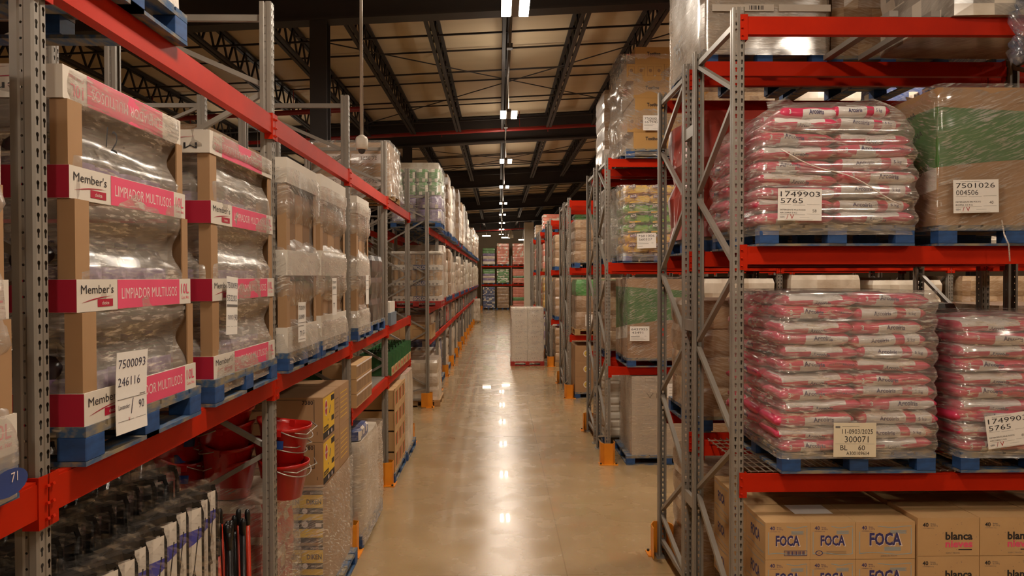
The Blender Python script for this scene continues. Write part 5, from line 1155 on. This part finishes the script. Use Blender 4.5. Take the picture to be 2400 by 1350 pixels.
# third and fourth bays
ck = carton('canbox', .30, .34, .14, kraft_y, (lambda mb, w, h: ([mb.quad((w*(.04+.24*k), Y_, h*.1), (w*(.22+.24*k), Y_, h*.1), (w*(.22+.24*k), Y_, h*.8), (w*(.04+.24*k), Y_, h*.8), 2) for k in range(4)], mb.quad((0, Y_-.004, h*.88), (w, Y_-.004, h*.88), (w, Y_-.004, h), (0, Y_-.004, h), 3))), None, (kraft_d, soft_white))
for r_ in range(3):
    for i in range(3):
        o = O('shelf_carton', ck, None, (XF-.02, 7.60+i*.305, LA+r_*.145), PI/2); tag(o, 'tray of small brown packs with white lip in the third bay, %s up, %s along' % (ORD[r_], ORD[i]), 'carton', 'trays of small packs')
tag(O('shelf_board', MB().box(0, 0, 0, 2.38, 1.0, .012).mesh('shelf_board', [galv]), None, (XL-.03, 7.56, LA-.0), PI/2), 'grey steel shelf sheet in the third bay of the left rack', 'shelf')
def green_disp(w):
    a = MB(); d, h = .42, .29
    a.box(0, d-.01, 0, w, d, h).box(0, 0, 0, .008, d, h).box(w-.008, 0, 0, w, d, h).box(.008, .0, 0, w-.008, .008, h*.38, 1).box(.02, .03, .01, w-.02, d-.02, h*.8, 2)
    rnd = random.Random(5)
    for k in range(8): x = rnd.uniform(.04, w-.06); y = rnd.uniform(.05, d-.08); a.add([(x, y, h*.8), (x+.06, y, h*.8), (x+.05, y+.06, h*.8), (x+.03, y+.02, h*1.08)], [(0, 1, 3), (1, 2, 3), (2, 0, 3)], 2)
    a.quad((w*.3, -.001, h*.1), (w*.7, -.001, h*.1), (w*.7, -.001, h*.28), (w*.3, -.001, h*.28), 3); return a.mesh('display_carton', [M('bottle_green_card', (62, 112, 62), .55), kraft_y, M('dark_green_bag', (40, 66, 38), .3, coat=.4), orange_red])
gdm = green_disp(.3)
for i in range(7): tag(O('display_carton', gdm, None, (XF-.02, 10.08+i*.318, LA), PI/2), 'green open display carton with tan front in the fourth bay, %s along' % ORD[i], 'carton', 'green display cartons')
for i in range(3): tag(O('display_carton', gdm, None, (XF-.52, 8.62+i*.33, LA+.012), PI/2), 'dark green carton deeper in the third bay, %s along' % ORD[i], 'carton', 'dark green cartons in the third bay')
pallet(L(-1.37, 7.6, 0), 1.35, 1.12, label='blue pallet under the white wrapped load in the third bay floor')
load(L(-1.38, 7.66, PH), 1.22, 1.05, .92, 'pale', 'white wrapped load on the floor of the third bay', layers=2, seed=231)
load(L(-1.42, 7.75, PH+.925), .55, .6, .12, 'blue', 'blue and white packets lying on the white wrapped load', layers=1, seed=232, cat='packets', name='packets')
film(L(-1.36, 7.62, 0), 1.28, 1.1, .04, 1.08, film_h, 'stretch wrap round the white load in the third bay', 'wraps on the left rack goods', seed=233, amp=.02)
pallet(L(-1.37, 10.04, 0), 1.2, 1.12, label='blue pallet under the orange juice crates in the fourth bay'); pallet(L(-1.35, 11.27, 0), 1.1, 1.12, label='blue pallet under the pale wrapped load at the end of the near left rack')
def crate():
    a = MB(); w, d, h = .36, .5, .275
    for x in (0, w-.05): a.box(x, 0, 0, x+.05, .012, h, 0)
    for z in (0, h-.05): a.box(.05, 0, z, w-.05, .012, z+.05, 0)
    a.box(.01, .012, 0, w-.01, d, h-.02, 0)
    for k in range(3): a.box(.06+.085*k, .002, .052, .125+.085*k, .012, h-.056, (1, 2, 1)[k])
    return a.mesh('juice_crate', [kraft_y, orange_red, M('leaf_green', (96, 130, 60), .5)])
jcm = crate()
for r_ in range(4):
    for i in range(3): tag(O('juice_crate', jcm, None, (XF+.02, 10.1+i*.365, PH+r_*.278), PI/2), 'tan crate of orange and green cartons in the fourth bay, %s up, %s along' % (ORD[r_], ORD[i]), 'crate', 'juice crates')
load(L(-1.37, 11.32, PH), .95, 1.05, 1.15, 'pale', 'pale wrapped load with board top at the end of the near left rack', layers=1, seed=235)
# ---------------- far left rack: first bay seen end on
pallet(Place(-2.27, Y6+.07, L2, 0), 1.06, 1.1, label='bright blue pallet under the green and violet packs on the far left rack')
for r_ in range(4):
    for i in range(4):
        for j in range(2):
            if j and i < 3: continue
            o = O('nappy_pack', cached(('pack', r_), lambda: rbox(.262, .5, .272, 1, 5+r_, [W_GREEN if r_ > 1 else W_PURP, W_WHITE], lambda l, s, k, q: 1 if q.random() < .16 else 0, nx=4, ny=4)), None, (-2.26+i*.264, Y6+.1+j*.53, L2+PH+r_*.275))
            tag(o, '%s wrapped pack, far left rack top, %s row up, %s from left, %s' % ('green' if r_ > 1 else 'violet', ORD[r_], ORD[i], ('front', 'behind')[j]), 'pack', 'green and violet packs')
film(Place(-2.27, Y6+.09, 0, 0), 1.07, 1.06, L2+.08, L2+PH+1.12, film_p, 'stretch wrap round the green and violet packs', 'wraps on the far left rack', seed=241, amp=.015)
pallet(Place(-2.27, Y6+.07, L1, 0), 1.06, 1.1, 'red', label='red pallet under the SOLO cup display on the far left rack')
def solo(mb, w, h): mb.quad((w*.44, Y_, h*.02), (w*.72, Y_, h*.02), (w*.72, Y_, h*.98), (w*.44, Y_, h*.98), 2); mb.text('SOLO', (w*.455, Y_-.001, h*.2), h*.6, 3, bold=.04, wid=w*.25); [mb.disc((w*(.06+.09*k), Y_, h*.3), h*.22, 4) for k in (0, 1, 2, 3)]; [mb.disc((w*(.78+.08*k), Y_, h*.3), h*.22, 4) for k in range(3)]
som = carton('solotray', 1.0, 1.0, .105, white_card, solo, None, (M('solo_blue', (44, 66, 130), .5), soft_white, ink_g)); cup = MB().lathe([(.04, 0), (.052, .02), (.056, .2), (.058, .215), (.03, .22)], 14).mesh('cup_sleeve', [M('tan_paper_cups', (206, 164, 112), .5, 0, .1, 5)])
for r_ in range(3):
    tag(O('cup_tray', som, None, (-2.24, Y6+.1, L1+PH+r_*.33)), 'white tray printed SOLO on the far left rack, %s tier up' % ORD[r_], 'tray', 'SOLO cup trays')
    for k in range(8): tag(O('cup_sleeve', cup, None, (-2.17+k*.123, Y6+.17, L1+PH+r_*.33+.106)), 'tan sleeve of paper cups, %s SOLO tier up, %s from the left' % (ORD[r_], ORD[k]), 'cups', 'sleeves of paper cups')
    for k in range(1, 7): tag(O('cup_sleeve', cup, None, (-1.31, Y6+.17+k*.135, L1+PH+r_*.33+.106)), 'tan cup sleeve on the aisle side, %s SOLO tier up, %s from near end' % (ORD[r_], ORD[k]), 'cups', 'sleeves of paper cups')
tag(O('tray_lid', MB().box(0, 0, 0, 1.04, 1.04, .05).mesh('tray_lid', [white_card], .01), None, (-2.26, Y6+.08, L1+PH+.995)), 'white lid board on top of the SOLO cup display', 'lid')
film(Place(-2.25, Y6+.09, 0, 0), 1.02, 1.02, L1+.06, L1+PH+1.04, film_p, 'stretch wrap round the SOLO cup display', 'wraps on the far left rack', seed=242, amp=.01)
hbx = carton('handlebox', .46, .5, .30, kraft_y, (lambda mb, w, h: (frame(mb, w*.15, h*.2, w*.6, h*.7, .006, 2), mb.quad((w*.35, Y_, h*.86), (w*.65, Y_, h*.86), (w*.65, Y_, h*.94), (w*.35, Y_, h*.94), 2))), None, (kraft_d,))
for i in range(2):
    for j in range(2): tag(O('carton', hbx, None, (-2.36+i*.48, Y6+.08+j*.52, LA)), 'golden carton with hand hole on the low shelf of the far left rack, %s, %s' % (('left', 'right')[i], ('front', 'behind')[j]), 'carton', 'hand hole cartons')
pallet(Place(-2.3, Y6+.07, 0, 0), 1.06, 1.1, 'wood', label='wood pallet on the floor at the near end of the far left rack')
load(Place(-2.28, Y6+.09, PH, 0), 1.0, 1.05, .85, 'pale', 'wrapped sacks on the floor at the near end of the far left rack', layers=3, seed=243)
# the rest of the far left rack
rs = random.Random(11)
for k in range(14):
    for s in range(2):
        n_ = k*2+s; y = Y6+.10+k*BAY+s*1.19; w_ = rs.uniform(.98, 1.08)
        who = '%s from the near end' % ORD[n_]
        det = k < 2
        if k or s:
            h = rs.uniform(.95, 1.45) if n_ < 4 else rs.uniform(1.0, 1.7)
            if n_ in (3, 9): h = 1.5
            pallet(L(-1.27-rs.uniform(0, .08), y, L2), 1.05, 1.05, 'red' if n_ in (7, 9) else 'blue', 'pallet on the top beam of the far left rack, '+who, 'pallets on the far left rack', False)
            load(L(-1.28-rs.uniform(0, .1), y+.02, L2+PH), w_, 1.02, h, ('white', 'cream', 'pale', 'brown', 'white', 'pale', 'cream', 'tan', 'white', 'brown')[n_ % 10], 'wrapped load on the top beam of the far left rack, '+who, 'loads on the far left rack top beam', layers=(4, 3, 5)[n_ % 3], seed=300+n_)
            pallet(L(-1.35, y, L1), 1.05, 1.05, ('blue', 'blue', 'red')[n_ % 3], 'pallet on the middle shelf of the far left rack, '+who, 'pallets on the far left rack', False)
            load(L(-1.34-rs.uniform(0, .14), y+.02, L1+PH), w_, 1.02, rs.uniform(.95, 1.3), ('cream', 'cream', 'pale', 'white', 'brown', 'cream', 'white', 'pale')[n_ % 8], 'wrapped load on the middle shelf of the far left rack, '+who, 'loads on the far left rack middle shelf', layers=(3, 4, 2)[n_ % 3], seed=340+n_)
        if k or s:
            load(L(-1.47-rs.uniform(0, .1), y, LA+.004), w_*.95, .9, rs.uniform(.38, .5), ('grey', 'white', 'brown', 'dark', 'white', 'red', 'blue', 'tan')[n_ % 8], 'small goods on the low shelf of the far left rack, '+who, 'goods on the far left rack low shelf', layers=2, seed=380+n_)
            pallet(L(-1.47, y, 0), 1.05, 1.05, ('wood', 'blue')[n_ % 2], 'floor pallet of the far left rack, '+who, 'pallets on the far left rack', False)
            load(L(-1.48-rs.uniform(0, .06), y+.02, PH), w_, .92, rs.uniform(.75, 1.1), ('white', 'cream', 'white', 'blue', 'pale', 'white', 'brown', 'cream')[n_ % 8], 'wrapped load on the floor of the far left rack, '+who, 'loads on the far left rack floor', layers=(1, 2, 3)[n_ % 3], seed=420+n_)
pallet(R(-1.62, 45.2, 0), .55, .6, 'wood', 'small pallet standing out at the far end of the left rack', None, False)
load(R(-1.6, 45.22, PH), .5, .55, 1.3, 'white', 'white wrapped figure shaped load standing out at the far end of the left rack', layers=3, seed=470)
